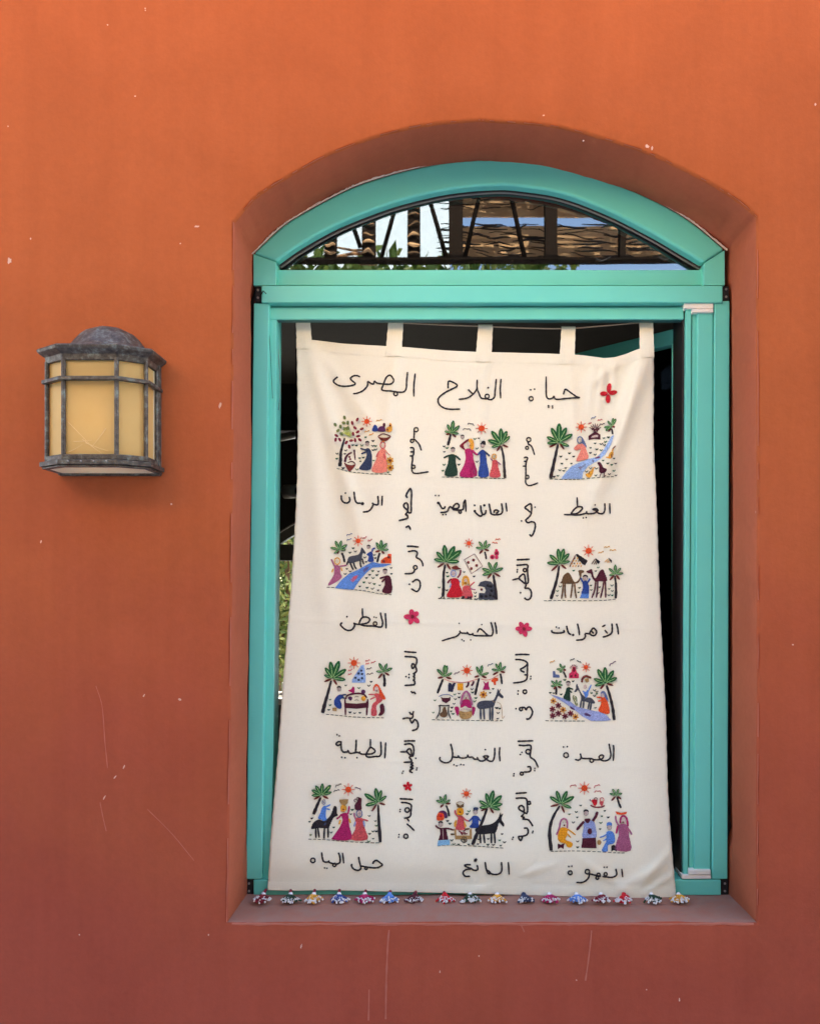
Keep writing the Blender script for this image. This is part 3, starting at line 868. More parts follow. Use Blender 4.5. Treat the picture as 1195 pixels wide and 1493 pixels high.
g0 = MP(0, 318, DP + .12).z; g1 = MP(0, 308, DP + .12).z
M_reedtan = mat('sunlit tan reed mat', (0.50, 0.31, 0.155, 1), .9, var=.45, scale=7)
M_reedshade = mat('reed shadow gaps', (0.013, 0.008, 0.006, 1), .8)  # dark colour stands for the shadows and gaps between sunlit reeds
for za, zb_2 in ((zlow + .085, g0 - .02), (g1, zhigh)):
    box('reed_mat', xm, 4.0, yP - .22, yP - .20, za, zb_2, perg, M_reedtan)
reeds('reed_screen', xm - .05, 4.0, zlow + .06, zhigh, yP - .10, .020, 20, gaps=((g0 - .04, g1),), thick=(.007, .023), m_=M_reedshade, short=True)['kind'] = 'stuff'
reeds('reed_screen', MP(475, 0, DP).x, MP(545, 0, DP).x, zlow + .02, zlow + .12, yP - .10, .036, 22)['kind'] = 'stuff'
for px in (536, 602, 478):
    a = MP(px - 9, 0, DP).x; b_ = MP(px + 9, 0, DP).x
    reeds('reed_screen', a, b_, zlow + .03, zhigh, yP + .06, .06, 23 + px, m_=M_reedtan)['kind'] = 'stuff'
# reed canopy lying on the rafters: the sun strikes it from above and it glows through
rr = random.Random(77); V = []; Fc = []
y = CAN_Y0
while y < CAN_Y1:
    x = -3.6 - rr.uniform(0, .6)
    while x < 4.2:
        L_ = rr.uniform(.8, 2.0); e = min(x + L_, 4.25); k0 = len(V); h = rr.uniform(.014, .034); am = rr.uniform(0, .012); ph = rr.uniform(0, 6)
        for k in range(4):
            f = k / 3; xx = x + (e - x) * f; yy = y + am * math.sin(ph + 5 * f); zz = zhigh + .125 + rr.uniform(0, .01)
            V += [Vector((xx, yy, zz)), Vector((xx, yy + h, zz + .003)), Vector((xx, yy + h * .5, zz + .010))]
        for k in range(3):
            a = k0 + 3 * k
            Fc += [(a, a + 1, a + 4, a + 3), (a + 1, a + 2, a + 5, a + 4), (a + 2, a, a + 3, a + 5)]
        x = e + rr.uniform(.01, .05)
    y += CAN_STEP * rr.uniform(.7, 1.4)
mesh('reed_canopy', V, Fc, perg, [M_reed])['kind'] = 'stuff'
for k in range(6):
    yy = yP + .5 + k * .45
    if yy < 1.2: tube('batten', [(-3.6, yy, zhigh + .112), (4.2, yy, zhigh + .112)], .012, perg, M_steel, 6)
# hanging bulb string
for px in (877, 968):
    p = MP(px, 378, 4.6)
    tube('lamp_hook', crom([MP(px - 9, 376, 4.6), p + Vector((0, 0, -.012)), MP(px + 13, 375, 4.6)], 4), .004, perg, M_black, 5)
# the white house across the terrace
M_lime = mat('white render', (0.42, 0.50, 0.54, 1), .85)
wb = empty('white_house', (MP(520, 0, 13).x, MP(520, 0, 13).y, 0))
tag(wb, 'white rendered house across the terrace, bright in the left of the fanlight', 'house')
bx0, bx1, by = MP(380, 0, 13).x, MP(655, 0, 13).x, MP(0, 0, 13).y
box('wall', bx0, bx1, by - 5, by, .002, 10, wb, M_lime, .02)
box('parapet', bx0 - .1, bx1 + .1, by - 5.1, by + .1, 10.002, 10.3, wb, M_lime, .02)
M_sand = mat('warm bounce render', (0.78, 0.52, 0.27, 1), .9)  # colour chosen to bounce warm light onto the upper wall
sb_ = empty('warm_bounce_house', (3, -9.5, 0))  # unseen house added as a warm light source over the screen
tag(sb_, 'unseen low sand coloured house behind the photographer, added to throw warm light on the upper wall', 'house')
box('wall', MP(660, 0, 13).x, 6.0, -16, -9.5, .002, 5.6, sb_, M_sand, .02)
box('parapet', MP(660, 0, 13).x - .05, 6.05, -16.1, -9.4, 5.602, 5.8, sb_, M_sand, .02)
tl = empty('tall_bounce_house', (-9, -9.3, 0))  # out of view, added for warm high light on the wall
tag(tl, 'unseen tall sand coloured house to the left behind the photographer, added to warm the upper wall', 'house')
box('wall', -20, MP(378, 0, 13).x, -16, -9.3, .002, 11, tl, M_sand, .02); box('parapet', -20.1, MP(378, 0, 13).x + .05, -16.1, -9.2, 11.002, 11.3, tl, M_sand, .02)
tr_ = empty('tall_bounce_house', (12, -8.3, 0))  # right hand counterpart, likewise added for its warm bounce
tag(tr_, 'unseen tall sand coloured house to the right behind the photographer, added to warm the upper wall', 'house')
box('wall', 6.2, 22, -15, -8.3, .002, 11, tr_, M_sand, .02); box('parapet', 6.1, 22.1, -15.1, -8.2, 11.002, 11.3, tr_, M_sand, .02)
for h_, xa, yf in ((tl, -17, -9.3), (tr_, 8.2, -8.3)):
    for k in range(4):
        for j in range(3):
            box('window', xa + 2.6 * k, xa + 2.6 * k + .9, yf - .04, yf + .02, 1.2 + 3.3 * j, 2.6 + 3.3 * j, h_, M_steel, .005)
for k in range(3):
    box('door' if k == 2 else 'window', .6 + k * 2.4, 1.6 + k * 2.4, -9.53, -9.47, .01 if k == 2 else 1.0, 2.3, sb_, M_steel, .005)
sf = empty('shade_screen', (0, SCY, 0))  # unseen blocker added to keep light off the lower wall
tag(sf, 'unseen dark board screen behind the photographer, added to shade the lower wall', 'light blocker')
M_shade_board = mat('dark light blocking board', (0.022, 0.027, 0.034, 1), .8, var=.3, scale=8)
for k in range(90):
    x = -8.6 + .2 * k
    box('board', x, x + .192, SCY - .03 - .012 * (k % 2), SCY - .005 - .012 * (k % 2), .06, SHADE_SCREEN_H - .02 * ((k * 7) % 3), sf, M_shade_board, .002)
for z in (.4, SHADE_SCREEN_H * .5, SHADE_SCREEN_H - .3): box('rail', -8.6, 9.4, SCY - .10, SCY - .044, z, z + .09, sf, M_shade_board, .002)
# trees beyond the terrace
for i, (px, D, w, n_) in enumerate(((440, 8.6, 1.0, 6000), (570, 9.2, 1.1, 6000), (705, 8.8, 1.1, 6000), (790, 9.6, .6, 4000))):
    top_ = MP(px, 366, D)
    t = empty('terrace_tree', (top_.x, top_.y, 0))
    tag(t, ['dark green tree leftmost of the row mirrored in the fanlight', 'green tree second from the left among those mirrored in the fanlight',
            'broad green tree in the middle of the fanlight reflection', 'small green tree rightmost of the row mirrored in the fanlight'][i], 'tree', 'trees mirrored in the fanlight')
    tube('trunk', crom([(top_.x, top_.y, 0), (top_.x + .08, top_.y, 1.6), (top_.x, top_.y + .05, top_.z - 1.2)], 5), .13, t, M_bark, 10, .06)
    cs = [((top_.x, top_.y, top_.z - 1.0), (w, .8, 1.0)), ((top_.x - w * .5, top_.y, top_.z - 1.6), (w * .8, .7, .9)), ((top_.x + w * .5, top_.y, top_.z - 1.5), (w * .8, .7, .9))]
    o = leafcloud('crown', cs, n_, .11, M_leaf, 31 + i, t)
    o.location = -Vector(t.location)
# ------------------------------------------------------------------ the embroidered cloth
def fold(px, py):
    """how far the cloth bulges towards the camera (metres) at a photo pixel"""
    def ridge(x0, y0, x1, y1, w, h, fade=60):
        dx, dy = x1 - x0, y1 - y0; L_ = math.hypot(dx, dy)
        t = ((px - x0) * dx + (py - y0) * dy) / L_; s = ((px - x0) * dy - (py - y0) * dx) / L_
        e = 1 / (1 + math.exp(-(t) / fade * 3)) * 1 / (1 + math.exp(-(L_ - t) / fade * 3))
        return h * math.exp(-(s / w) ** 2) * e
    v = 0.0
    v += .0035 * math.sin(px * .021 + py * .0012 + .6) * min(1, (1340 - py) / 500)
    v += .0022 * math.sin(px * .047 + 1 + .4 * math.sin(py * .006))
    v += .003 * math.sin(py * .0075 + px * .004)
    v += ridge(452, 510, 520, 760, 13, .0065, 90) + ridge(450, 600, 478, 900, 16, .004)
    v += ridge(470, 520, 560, 640, 10, .0035)
    v += ridge(578, 515, 560, 640, 10, .004, 40) + ridge(705, 525, 692, 700, 9, .0042, 40) + ridge(828, 528, 838, 660, 10, .004, 40)
    v += ridge(948, 512, 868, 720, 12, .0085, 70) + ridge(935, 515, 905, 640, 8, .005, 40) + ridge(905, 525, 860, 560, 8, .005, 25)
    v += ridge(880, 526, 872, 600, 6, .0045, 25) + ridge(895, 526, 893, 580, 5, .004, 22) + ridge(868, 524, 858, 600, 6, .004, 25)
    v += ridge(800, 1262, 690, 1300, 5, .0024, 30) + ridge(960, 1262, 905, 1298, 8, .0030, 25) + ridge(845, 1250, 905, 1295, 7, .0020, 25)
    v += ridge(975, 1240, 925, 1302, 6, .0022, 20) + ridge(980, 1275, 935, 1306, 4, .0018, 12)
    v *= 1.5
    # creases from having been folded away
    v += ridge(425, 903, 965, 918, 2.2, .0010, 20) + ridge(690, 520, 688, 1290, 2.2, .0014, 20) + ridge(430, 711, 958, 716, 2.0, .0006, 20) + ridge(410, 1105, 972, 1120, 2.0, .0006, 20)
    v += ridge(600, 700, 640, 692, 3, .0012, 15) + ridge(395, 1285, 980, 1292, 2, -.0008, 10)
    f_ = max(0.0, min(1.0, (py - 1190) / 70)); v = v * (1 - f_) + max(v, .0004) * f_
    return v
def CP(px, py, off=0.0):
    return P(px, py, CT(py) - fold(px, py) - off)

def interp(tab, y):
    if y <= tab[0][0]: return tab[0][1]
    for (a, x0), (b_, x1) in zip(tab, tab[1:]):
        if y <= b_: return x0 + (x1 - x0) * (y - a) / (b_ - a)
    return tab[-1][1]
LE = [(490, 432), (560, 433.5), (640, 434), (700, 433), (740, 431.5), (800, 428), (860, 424), (930, 418), (1000, 412), (1100, 405), (1170, 399), (1230, 394), (1300, 390)]
RE = [(500, 952.5), (560, 952.5), (640, 952), (700, 955), (760, 957.5), (850, 960.5), (900, 962.5), (980, 967), (1050, 970.5), (1100, 971.5), (1150, 973), (1200, 976), (1250, 980), (1300, 984.5)]
TE = [(430, 493), (452, 495), (500, 501), (560, 504.5), (590, 506), (650, 511), (695, 513), (720, 513.5), (780, 515), (830, 516.5), (850, 518), (880, 522), (896, 521), (915, 515), (930, 509), (954, 505)]
BE = [(388, 1298), (430, 1299), (480, 1298), (540, 1299.5), (600, 1301), (690, 1303), (790, 1306), (860, 1308), (905, 1310.5), (950, 1309.5), (985, 1308)]

def linen(name, col, warm):
    m, nt, b = new_mat(name)
    N = nt.nodes; L = nt.links
    tc = N.new('ShaderNodeTexCoord')
    def noise(scale, det, sc=(1, 1, 1)):
        mp = N.new('ShaderNodeMapping'); mp.inputs['Scale'].default_value = sc; L.new(tc.outputs['Object'], mp.inputs[0])
        n = N.new('ShaderNodeTexNoise'); n.inputs['Scale'].default_value = scale; n.inputs['Detail'].default_value = det; L.new(mp.outputs[0], n.inputs['Vector']); return n.outputs['Fac']
    wv = noise(95, 3, (14, 1, 1)); wh = noise(95, 3, (1, 1, 14)); big = noise(4, 4)
    ad = N.new('ShaderNodeMath'); ad.operation = 'ADD'; L.new(wv, ad.inputs[0]); L.new(wh, ad.inputs[1])
    r = N.new('ShaderNodeMapRange'); r.inputs[1].default_value = .7; r.inputs[2].default_value = 1.3; r.inputs[3].default_value = .945; r.inputs[4].default_value = 1.025
    L.new(ad.outputs[0], r.inputs[0])
    mx = N.new('ShaderNodeMix'); mx.data_type = 'RGBA'; mx.inputs[6].default_value = col; mx.inputs[7].default_value = warm; L.new(big, mx.inputs[0])
    sc = N.new('ShaderNodeVectorMath'); sc.operation = 'SCALE'; L.new(mx.outputs[2], sc.inputs[0]); L.new(r.outputs[0], sc.inputs['Scale'])
    L.new(sc.outputs[0], b.inputs['Base Color'])
    b.inputs['Roughness'].default_value = .92; b.inputs['Specular IOR Level'].default_value = .15; b.inputs['Sheen Weight'].default_value = .15
    bp = N.new('ShaderNodeBump'); bp.inputs['Strength'].default_value = .35; bp.inputs['Distance'].default_value = .0005
    L.new(ad.outputs[0], bp.inputs['Height']); L.new(bp.outputs[0], b.inputs['Normal'])
    return m
M_linen = linen('unbleached linen', (0.81, 0.755, 0.575, 1), (0.86, 0.795, 0.595, 1))

tap = empty('embroidered_cloth', CP(690, 480))
tag(tap, 'cream cloth hanging in the window, embroidered with village scenes and Arabic writing', 'wall hanging')
NU, NV = 170, 250
V = []; Fc = []
for j in range(NV + 1):
    v = j / NV
    for i in range(NU + 1):
        u = i / NU
        # start from a guess of y, then blend edges
        x = 432 + u * 521
        yt = interp(TE, x); xb = 390 + u * 595; yb = interp(BE, xb)
        y = yt + (yb - yt) * v
        xl_, xr_ = interp(LE, y), interp(RE, y)
        x = xl_ + (xr_ - xl_) * u
        V.append(CP(x + .25 * math.sin(y * .3 + 4 * u), y))
for j in range(NV):
    for i in range(NU):
        a = j * (NU + 1) + i
        Fc.append((a, a + NU + 1, a + NU + 2, a + 1))
cl = mesh('cloth', V, Fc, tap, [M_linen], smooth=True)
sm = cl.modifiers.new('thickness', 'SOLIDIFY'); sm.thickness = .0009; sm.offset = -1 if cl.data.polygons[0].normal.y < 0 else 1
# hem turned up along the foot and top: a raised band
def band(name, curve, h, off, parent=tap):
    V = []; Fc = []
    for x, y in curve:
        V += [CP(x, y + .3, off), CP(x, y + h / 2, off + .0004), CP(x, y + h, off)]
    for i in range(len(curve) - 1):
        a = 3 * i; Fc += [(a, a + 3, a + 4, a + 1), (a + 1, a + 4, a + 5, a + 2)]
    return mesh(name, V, Fc, parent, [M_linen], smooth=True)
band('top_hem', [(432 + 521 * k / 120, interp(TE, 432 + 521 * k / 120)) for k in range(121)], 15, .0006)
band('bottom_hem', [(391 + 593 * k / 130, interp(BE, 391 + 593 * k / 130) - 13) for k in range(131)], 12.4, .0006)
M_stitch = mat('hem stitching', (0.45, 0.36, 0.26, 1), .9)
# tabs looped over the cord
for (a0, a1, b0, b1) in ((431, 452, 433, 455), (566, 588, 562, 585), (697, 718, 693, 716), (818, 838.5, 815, 837), (931.5, 951.5, 932, 953)):
    xm = (a0 + a1) / 2
    ct = interp([(400, 464.5), (440, 465.5), (545, 468), (576, 470.5), (706, 476), (826, 479), (880, 475), (940, 470)], xm) - 1.6
    yb0 = interp(TE, (b0 + b1) / 2)
    V = []; Fc = []
    rowsp = []
    nseg = 12
    for k in range(nseg + 1):   # front strip from the hem up to the cord
        f = k / nseg; y = yb0 + 14 - f * (yb0 + 14 - ct)
        rowsp.append((y, CT(max(y, 500)) * (1 - f) + (cd - .0035) * f - (.0016 if f < .75 else .001), b0 + (a0 - b0) * f, b1 + (a1 - b1) * f))
    for k in range(1, 6):       # over the cord
        an = math.pi * k / 6
        rowsp.append((ct - 1.4 * math.sin(an), cd - .0035 * math.cos(an), a0, a1))
    for k in range(nseg + 1):   # and down behind
        f = k / nseg; y = ct + f * (yb0 + 8 - ct)
        rowsp.append((y, (cd + .0035) * (1 - f) + (CT(500) + .0022) * f, a0 + (b0 - a0) * f, a1 + (b1 - a1) * f))
    for (y, d, x0, x1) in rowsp:
        for q in range(5):
            xx = x0 + (x1 - x0) * q / 4
            dd = d - (fold(xx, y) if y > 500 else fold(xx, 500) * max(0, min(1, (y - ct) / (500 - ct)))) if d < cd else d
            V.append(P(xx + .25 * math.sin(y * .5), y, dd - .0006 * math.sin(math.pi * q / 4)))
    for r_ in range(len(rowsp) - 1):
        for q in range(4):
            a = r_ * 5 + q; Fc.append((a, a + 5, a + 6, a + 1))
    t_ = mesh('tab', V, Fc, tap, [M_linen], smooth=True)
    # the square of stitching that holds it
    st = Soup()
    sq = [(b0 + 2, yb0 + 3), (b1 - 2, yb0 + 3), (b1 - 2, yb0 + 13), (b0 + 2, yb0 + 13), (b0 + 2, yb0 + 3)]
    for (xa, ya), (xb_, yb_) in zip(sq, sq[1:]):
        m__ = 6
        for k in range(m__):
            f0, f1 = k / m__ + .05, k / m__ + .12
            p0 = CP(xa + (xb_ - xa) * f0, ya + (yb_ - ya) * f0, .0042); p1 = CP(xa + (xb_ - xa) * f1, ya + (yb_ - ya) * f1, .0042)
            V2, F2 = tube('', [p0, p1], .0003, None, None, 4, build=False); st.add(V2, F2)
    so_ = st.build('stitching', t_, [M_linen]); so_['kind'] = 'stuff'

# ---- embroidery threads
PAL = {}
def thread(name, rgb):
    m, nt, b = new_mat('thread ' + name)
    N = nt.nodes; L = nt.links
    tc = N.new('ShaderNodeTexCoord'); nz = N.new('ShaderNodeTexNoise'); nz.inputs['Scale'].default_value = 420; nz.inputs['Detail'].default_value = 3
    L.new(tc.outputs['Object'], nz.inputs['Vector'])
    c = srgb(*rgb)
    r = N.new('ShaderNodeValToRGB'); e = r.color_ramp.elements
    e[0].position = .38; e[0].color = tuple(v * .72 for v in c[:3]) + (1,); e[1].position = .68; e[1].color = tuple(min(1, v * 1.25 + .012) for v in c[:3]) + (1,)
    L.new(nz.outputs['Fac'], r.inputs[0]); L.new(r.outputs[0], b.inputs['Base Color'])
    b.inputs['Roughness'].default_value = .7; b.inputs['Sheen Weight'].default_value = .05; b.inputs['Specular IOR Level'].default_value = .25
    PAL[name] = m
for k_, v_ in dict(k=(34, 24, 26), n=(38, 42, 66), g=(32, 98, 44), lg=(168, 204, 132), dg=(30, 62, 42), ol=(112, 124, 62), yl=(186, 196, 90), br=(116, 40, 28), cr=(128, 22, 40),
        m=(84, 14, 34), rd=(200, 14, 34), pk=(214, 52, 92), mg=(176, 22, 92), sa=(248, 142, 118), co=(208, 84, 84), or_=(226, 82, 28), go=(228, 164, 52), yo=(240, 160, 16), tn=(176, 138, 80),
        bl=(40, 70, 140), lb=(92, 138, 204), sb=(156, 184, 220), nb=(48, 60, 88), lv=(152, 162, 200), gr=(70, 72, 80), mv=(170, 92, 122), wh=(235, 228, 220), pu=(92, 40, 84), sk=(214, 190, 172), fo=(88, 70, 80),
        brn=(108, 78, 44), aq=(140, 190, 215), dk=(30, 26, 28), gy=(96, 112, 150)).items():
    thread(k_, v_)

def pts_(s):
    return [tuple(float(c) for c in q.split(',')) for q in s.split()]

class Fig:
    """one embroidered figure: stitches collected by thread colour, laid on the cloth"""
    def __init__(s, name, ox, oy, sc, parent=None, label=None):
        s.name, s.ox, s.oy, s.sc, s.parent, s.label = name, ox, oy, sc, parent, label
        s.V = []; s.F = []; s.M = []; s.cols = []; s.lift = .0012
        s.rr = random.Random(hash_(name) + int(ox * 7 + oy))
    def ci(s, c):
        if c not in s.cols: s.cols.append(c)
        return s.cols.index(c)
    def xy(s, q): return (s.ox + q[0] / s.sc, s.oy + q[1] / s.sc)
    def ribbon(s, c, pp, w0, w1=None, h=None):
        """pp in photo pixels, widths in photo pixels"""
        w1 = w0 if w1 is None else w1
        n_ = len(pp)
        if n_ < 2: return
        k0 = len(s.V); L_ = s.lift
        for i, (x, y) in enumerate(pp):
            a = pp[max(i - 1, 0)]; b_ = pp[min(i + 1, n_ - 1)]
            tx, ty = b_[0] - a[0], b_[1] - a[1]; l = math.hypot(tx, ty) or 1
            w = (w0 + (w1 - w0) * i / (n_ - 1)) / 2
            if i in (0, n_ - 1) and n_ > 2: w *= .75
            else: w *= 1 + .13 * math.sin(i * 2.3)
            nx, ny = -ty / l * w, tx / l * w
            hh = (w * .0011 * (1 + .35 * math.sin(i * 2.3)) if h is None else h)
            s.V += [CP(x - nx, y - ny, L_ - .0009), CP(x - nx * .55, y - ny * .55, L_ + hh * .8), CP(x + nx * .55, y + ny * .55, L_ + hh * .8), CP(x + nx, y + ny, L_ - .0009)]
        ci = s.ci(c)
        for i in range(n_ - 1):
            a = k0 + 4 * i
            for q in range(3): s.F.append((a + q, a + q + 4, a + q + 5, a + q + 1)); s.M.append(ci)
        s.lift += .00002
    def l(s, c, w, st, w1=None, raw=False):
        """line: width in zoom pixels"""
        p = [s.xy(q) for q in (pts_(st) if isinstance(st, str) else st)]
        if len(p) == 2: p = [p[0], ((p[0][0] + p[1][0]) / 2, (p[0][1] + p[1][1]) / 2), p[1]]
        elif not raw: p = [(v.x, v.y) for v in crom([(x, y, 0) for x, y in p], 4)]
        # small unevenness of hand stitches
        p = [(x + s.rr.uniform(-.08, .08), y + s.rr.uniform(-.08, .08)) for x, y in p]
        s.ribbon(c, p, w / s.sc, None if w1 is None else w1 / s.sc)
        return s
    def ll(s, c, w, *sts):
        for st in sts: s.l(c, w, st)
        return s
    def poly(s, c, p, hatch=0.0, step=1.25):
        """filled area: a ground of the colour with rows of stitches over it; p in photo pixels"""
        if len(p) < 3: return s
        k0 = len(s.V); ci = s.ci(c); L_ = s.lift
        s.V += [CP(x, y, L_) for x, y in p]
        for t in tessellate_polygon([[Vector((x, y, 0)) for x, y in p]]):
            s.F.append(tuple(k0 + q for q in t)); s.M.append(ci)
        for i in range(len(p)):   # turned-down edge
            pass
        s.lift += .00025
        ca, sa = math.cos(hatch), math.sin(hatch)
        q = [(x * ca + y * sa, -x * sa + y * ca) for x, y in p]     # rows run along the second axis
        x0, x1 = min(a[0] for a in q), max(a[0] for a in q)
        xx = x0 + step * .45
        while xx < x1 - step * .2:
            hits = []
            for i in range(len(q)):
                a, b_ = q[i], q[(i + 1) % len(q)]
                if (a[0] - xx) * (b_[0] - xx) < 0:
                    hits.append(a[1] + (b_[1] - a[1]) * (xx - a[0]) / (b_[0] - a[0]))
            hits.sort()
            for k in range(0, len(hits) - 1, 2):
                ya, yb_ = hits[k] - .15, hits[k + 1] + .15
                m_ = max(2, int((yb_ - ya) / 3.2) + 1)
                row = []
                for j in range(m_ + 1):
                    yy = ya + (yb_ - ya) * j / m_; xj = xx + s.rr.uniform(-.12, .12)
                    row.append((xj * ca - yy * sa, xj * sa + yy * ca))
                s.ribbon(c, row, step * .92, h=.0003)
                s.lift -= .00002
            xx += step
        s.lift += .0002
        return s
    def f(s, c, st, smooth=True, hatch=0.0, step=1.25):
        p = [s.xy(q) for q in (pts_(st) if isinstance(st, str) else st)]
        if smooth: p = [(v.x, v.y) for v in crom([(x, y, 0) for x, y in p], 3, closed=True)]
        return s.poly(c, p, hatch, step)
    def e(s, c, x, y, rx, ry=None, rot=0.0, hatch=0.0):
        ry = rx if ry is None else ry; rot = R(rot)
        n_ = 10
        q = [(x + rx * math.cos(a) * math.cos(rot) - ry * math.sin(a) * math.sin(rot), y + rx * math.cos(a) * math.sin(rot) + ry * math.sin(a) * math.cos(rot)) for a in (2 * math.pi * k / n_ for k in range(n_))]
        return s.poly(c, [s.xy(v) for v in q], hatch)
    def o(s, c, x, y, r, w, ry=None):
        ry = r if ry is None else ry
        q = [(x + r * math.cos(a), y + ry * math.sin(a)) for a in (2 * math.pi * k / 14 for k in range(15))]
        return s.l(c, w, q, raw=True)
    def dots(s, c, r, st):
        r *= 1.25
        for x, y in pts_(st): s.l(c, r * 1.7, [(x - r * .75, y - r * .2), (x, y), (x + r * .75, y + r * .2)], raw=True)
        return s
    def build(s):
        if not s.V: return None
        o = mesh(s.name, s.V, s.F, s.parent, [PAL[c] for c in s.cols], True, s.M)
        if s.label: o['label'] = s.label
        return o
def hash_(t):
    h = 7
    for ch in t: h = (h * 31 + ord(ch)) % 99991
    return h
# ------------------------------------------------------------------ the writing
def word(label, ox, oy, sc, w, *ops):
    """ops: stroke strings; 'o x y r [ry]' rings; 'd r x,y x,y' dots"""
    f = Fig('embroidered_word', ox, oy, sc, tap, label)
    f.lift = .0011; w *= 1.12
    for op in ops:
        t = op.split()
        if t[0] == 'o': f.o('k', float(t[1]), float(t[2]), float(t[3]), w * .9, float(t[4]) if len(t) > 4 else None)
        elif t[0] == 'd': f.dots('k', float(t[1]), ' '.join(t[2:]))
        elif t[0] == 'b': f.e('k', float(t[1]), float(t[2]), float(t[3]))
        else: f.l('k', w, op)
    f.build()
word('black stitched word, last of the top line', 470, 530, 7.967, 17,
     '1077,115 1062,250 1060,385', '987,98 978,200 972,290 940,330 870,330 790,318 720,315 688,300 700,260 735,170 770,138 800,145 827,195 800,235 740,240 680,235 630,225 603,200',
     '603,200 590,238 555,225 526,203', '526,205 520,260 470,315 400,345 355,350', 'o 850 352 22', '437,155 400,140 355,145 325,172 345,200 380,230 365,248 300,262 220,262 160,240 127,205 150,175 178,155')
word('black stitched word, middle of the top line', 620, 530, 7.967, 17,
     '877,178 868,290 872,405', '822,178 808,320 800,390 760,420 715,410 650,402 620,345 600,290 600,188', 'o 716 380 24', 'd 10 728,280', '600,290 575,330 530,375 470,405 385,415', '495,300 520,325 548,352',
     '262,290 262,230 275,203 325,220 370,258 300,300 230,335 165,385 145,430 165,480 215,515 290,530 403,528')
word('black stitched word, first of the top line', 760, 530, 7.967, 17,
     '483,360 495,325 512,298 580,345 640,385 678,397', '675,397 600,400 520,405 400,415 375,380 360,400 320,410 290,385 285,300 285,150', 'o 110 408 24', 'd 9 105,305 150,298', 'd 9 312,490 358,495', 'd 9 312,508 358,515')
word('topmost word of the left vertical line', 570, 610, 16.586, 34,
     'o 605 272 50', '556,280 558,400 550,490', 'o 506 543 40', '550,490 620,560 680,630 730,780', '455,715 510,705 545,730 548,800 543,870 520,910 520,1000 500,1120 500,1230 530,1310 600,1330 720,1320 905,1290',
     '460,808 535,808', '452,912 515,905', 'o 540 1170 42')
word('topmost word of the right vertical line', 735, 620, 14.93, 30,
     'o 528 312 46', '500,345 518,390 530,425', 'o 490 492 32', '515,430 560,430 610,500 655,650', '425,710 470,692 503,715 485,770 470,830 465,900 465,1000 460,1150 465,1260 520,1310 610,1300 730,1250',
     '420,785 480,785', '398,888 465,890', 'o 495 1125 38')
word('caption under the fruit tree scene', 485, 705, 8.536, 20,
     '616,152 610,275', '560,152 568,230 555,265 505,255 490,238', '505,255 480,310 440,345 375,355', '265,100 275,190 300,240 350,242', 'b 370 250 20', '105,145 110,200 140,235 185,240 212,210 205,165', 'd 10 158,118')
word('second word of the left vertical line', 485, 705, 8.536, 20,
     '930,178 912,150 935,100 965,62 980,120 975,250 975,350 950,365 925,330 885,290 885,260 915,240 935,270 935,340', '940,345 905,385 928,395 930,430 890,445 820,462', '905,548 945,530 968,575')
word('right word of the caption under the family scene', 625, 715, 9.19, 21,
     '1030,165 1045,285', '970,170 985,260 970,310 920,325 840,318 822,260 806,175', '875,300 875,272 905,262 932,278 900,312', 'b 742 200 16', '765,262 755,308 722,322 700,270 692,200', '720,322 690,345 650,322 615,285', 'b 615 278 18', 'd 11 612,200')
word('left word of the caption under the family scene', 625, 715, 9.19, 21,
     '488,122 465,170 460,245 430,262 340,260 318,240 345,190 380,175 405,205 385,240 320,240 285,212', '490,125 495,285', 'o 418 288 18', '285,212 265,240 240,285 150,297', '215,210 210,235 180,242 155,205 130,155', 'b 125 168 18', 'd 10 88,68 132,70', 'd 10 187,325 227,322')
word('second word of the right vertical line', 750, 715, 7.967, 18,
     '180,255 150,225 118,198 180,155 195,190 190,270 165,310 128,345 150,375 190,365 230,375 238,420 220,490 195,530 170,510', 'd 9 235,195', 'd 9 78,355')
word('caption under the field scene', 750, 715, 7.967, 18,
     '1102,148 1105,270', '1045,148 1045,230 1020,268 970,264 935,230 905,222 940,212 965,232 930,262 890,270 840,268 832,240', '835,262 790,275 730,285 570,280', '650,275 690,220 735,190 780,195 775,225 720,268 650,275', '723,80 727,185', 'd 9 932,168', 'd 9 795,320 828,315')
word('third word of the right vertical line', 735, 800, 11.07, 26,
     '195,178 300,175 408,170', '190,268 270,262 350,255 380,280 370,330 378,440 385,520 370,560 330,560 290,530 235,475 290,415 325,430 340,540 345,600 330,638 390,640 430,690 430,770 400,815 360,822 320,790',
     'o 328 345 26', '125,505 235,478', 'd 13 208,340 205,375 260,710')
word('third word of the left vertical line', 570, 780, 10.66, 24,
     '245,175 330,175 430,187', '260,260 340,245 390,255 408,290 390,345 450,380 485,430 495,490', 'o 376 505 30', '365,540 350,580 300,598 210,602', '325,735 385,695 430,705 452,750 445,820 400,878 310,835', 'd 13 285,765')
word('caption under the cotton field scene', 485, 880, 11.95, 27,
     '915,165 925,300 928,435', '828,155 850,250 870,330 855,400 810,410 750,398 690,390 600,390 520,380 465,355', 'o 738 350 32', 'd 12 720,235 758,245', '455,355 480,290 520,240 590,235 645,270 620,325 550,350 460,362 380,350 370,330',
     '515,82 520,232', '380,345 375,400 330,455 260,468 190,430 135,370 165,330', 'd 14 248,228')
word('caption under the baking scene', 635, 895, 10.86, 24,
     '935,130 955,220 965,320', '870,130 895,210 905,290 880,345 820,335 760,280 695,235 655,295', '855,347 700,345 600,340 583,300', '585,325 530,325 490,285', '510,310 450,305 400,300 375,265', '385,300 330,355 230,385 95,428', 'd 11 370,150', 'd 11 727,170', 'd 11 415,408 445,427', 'd 11 552,412')
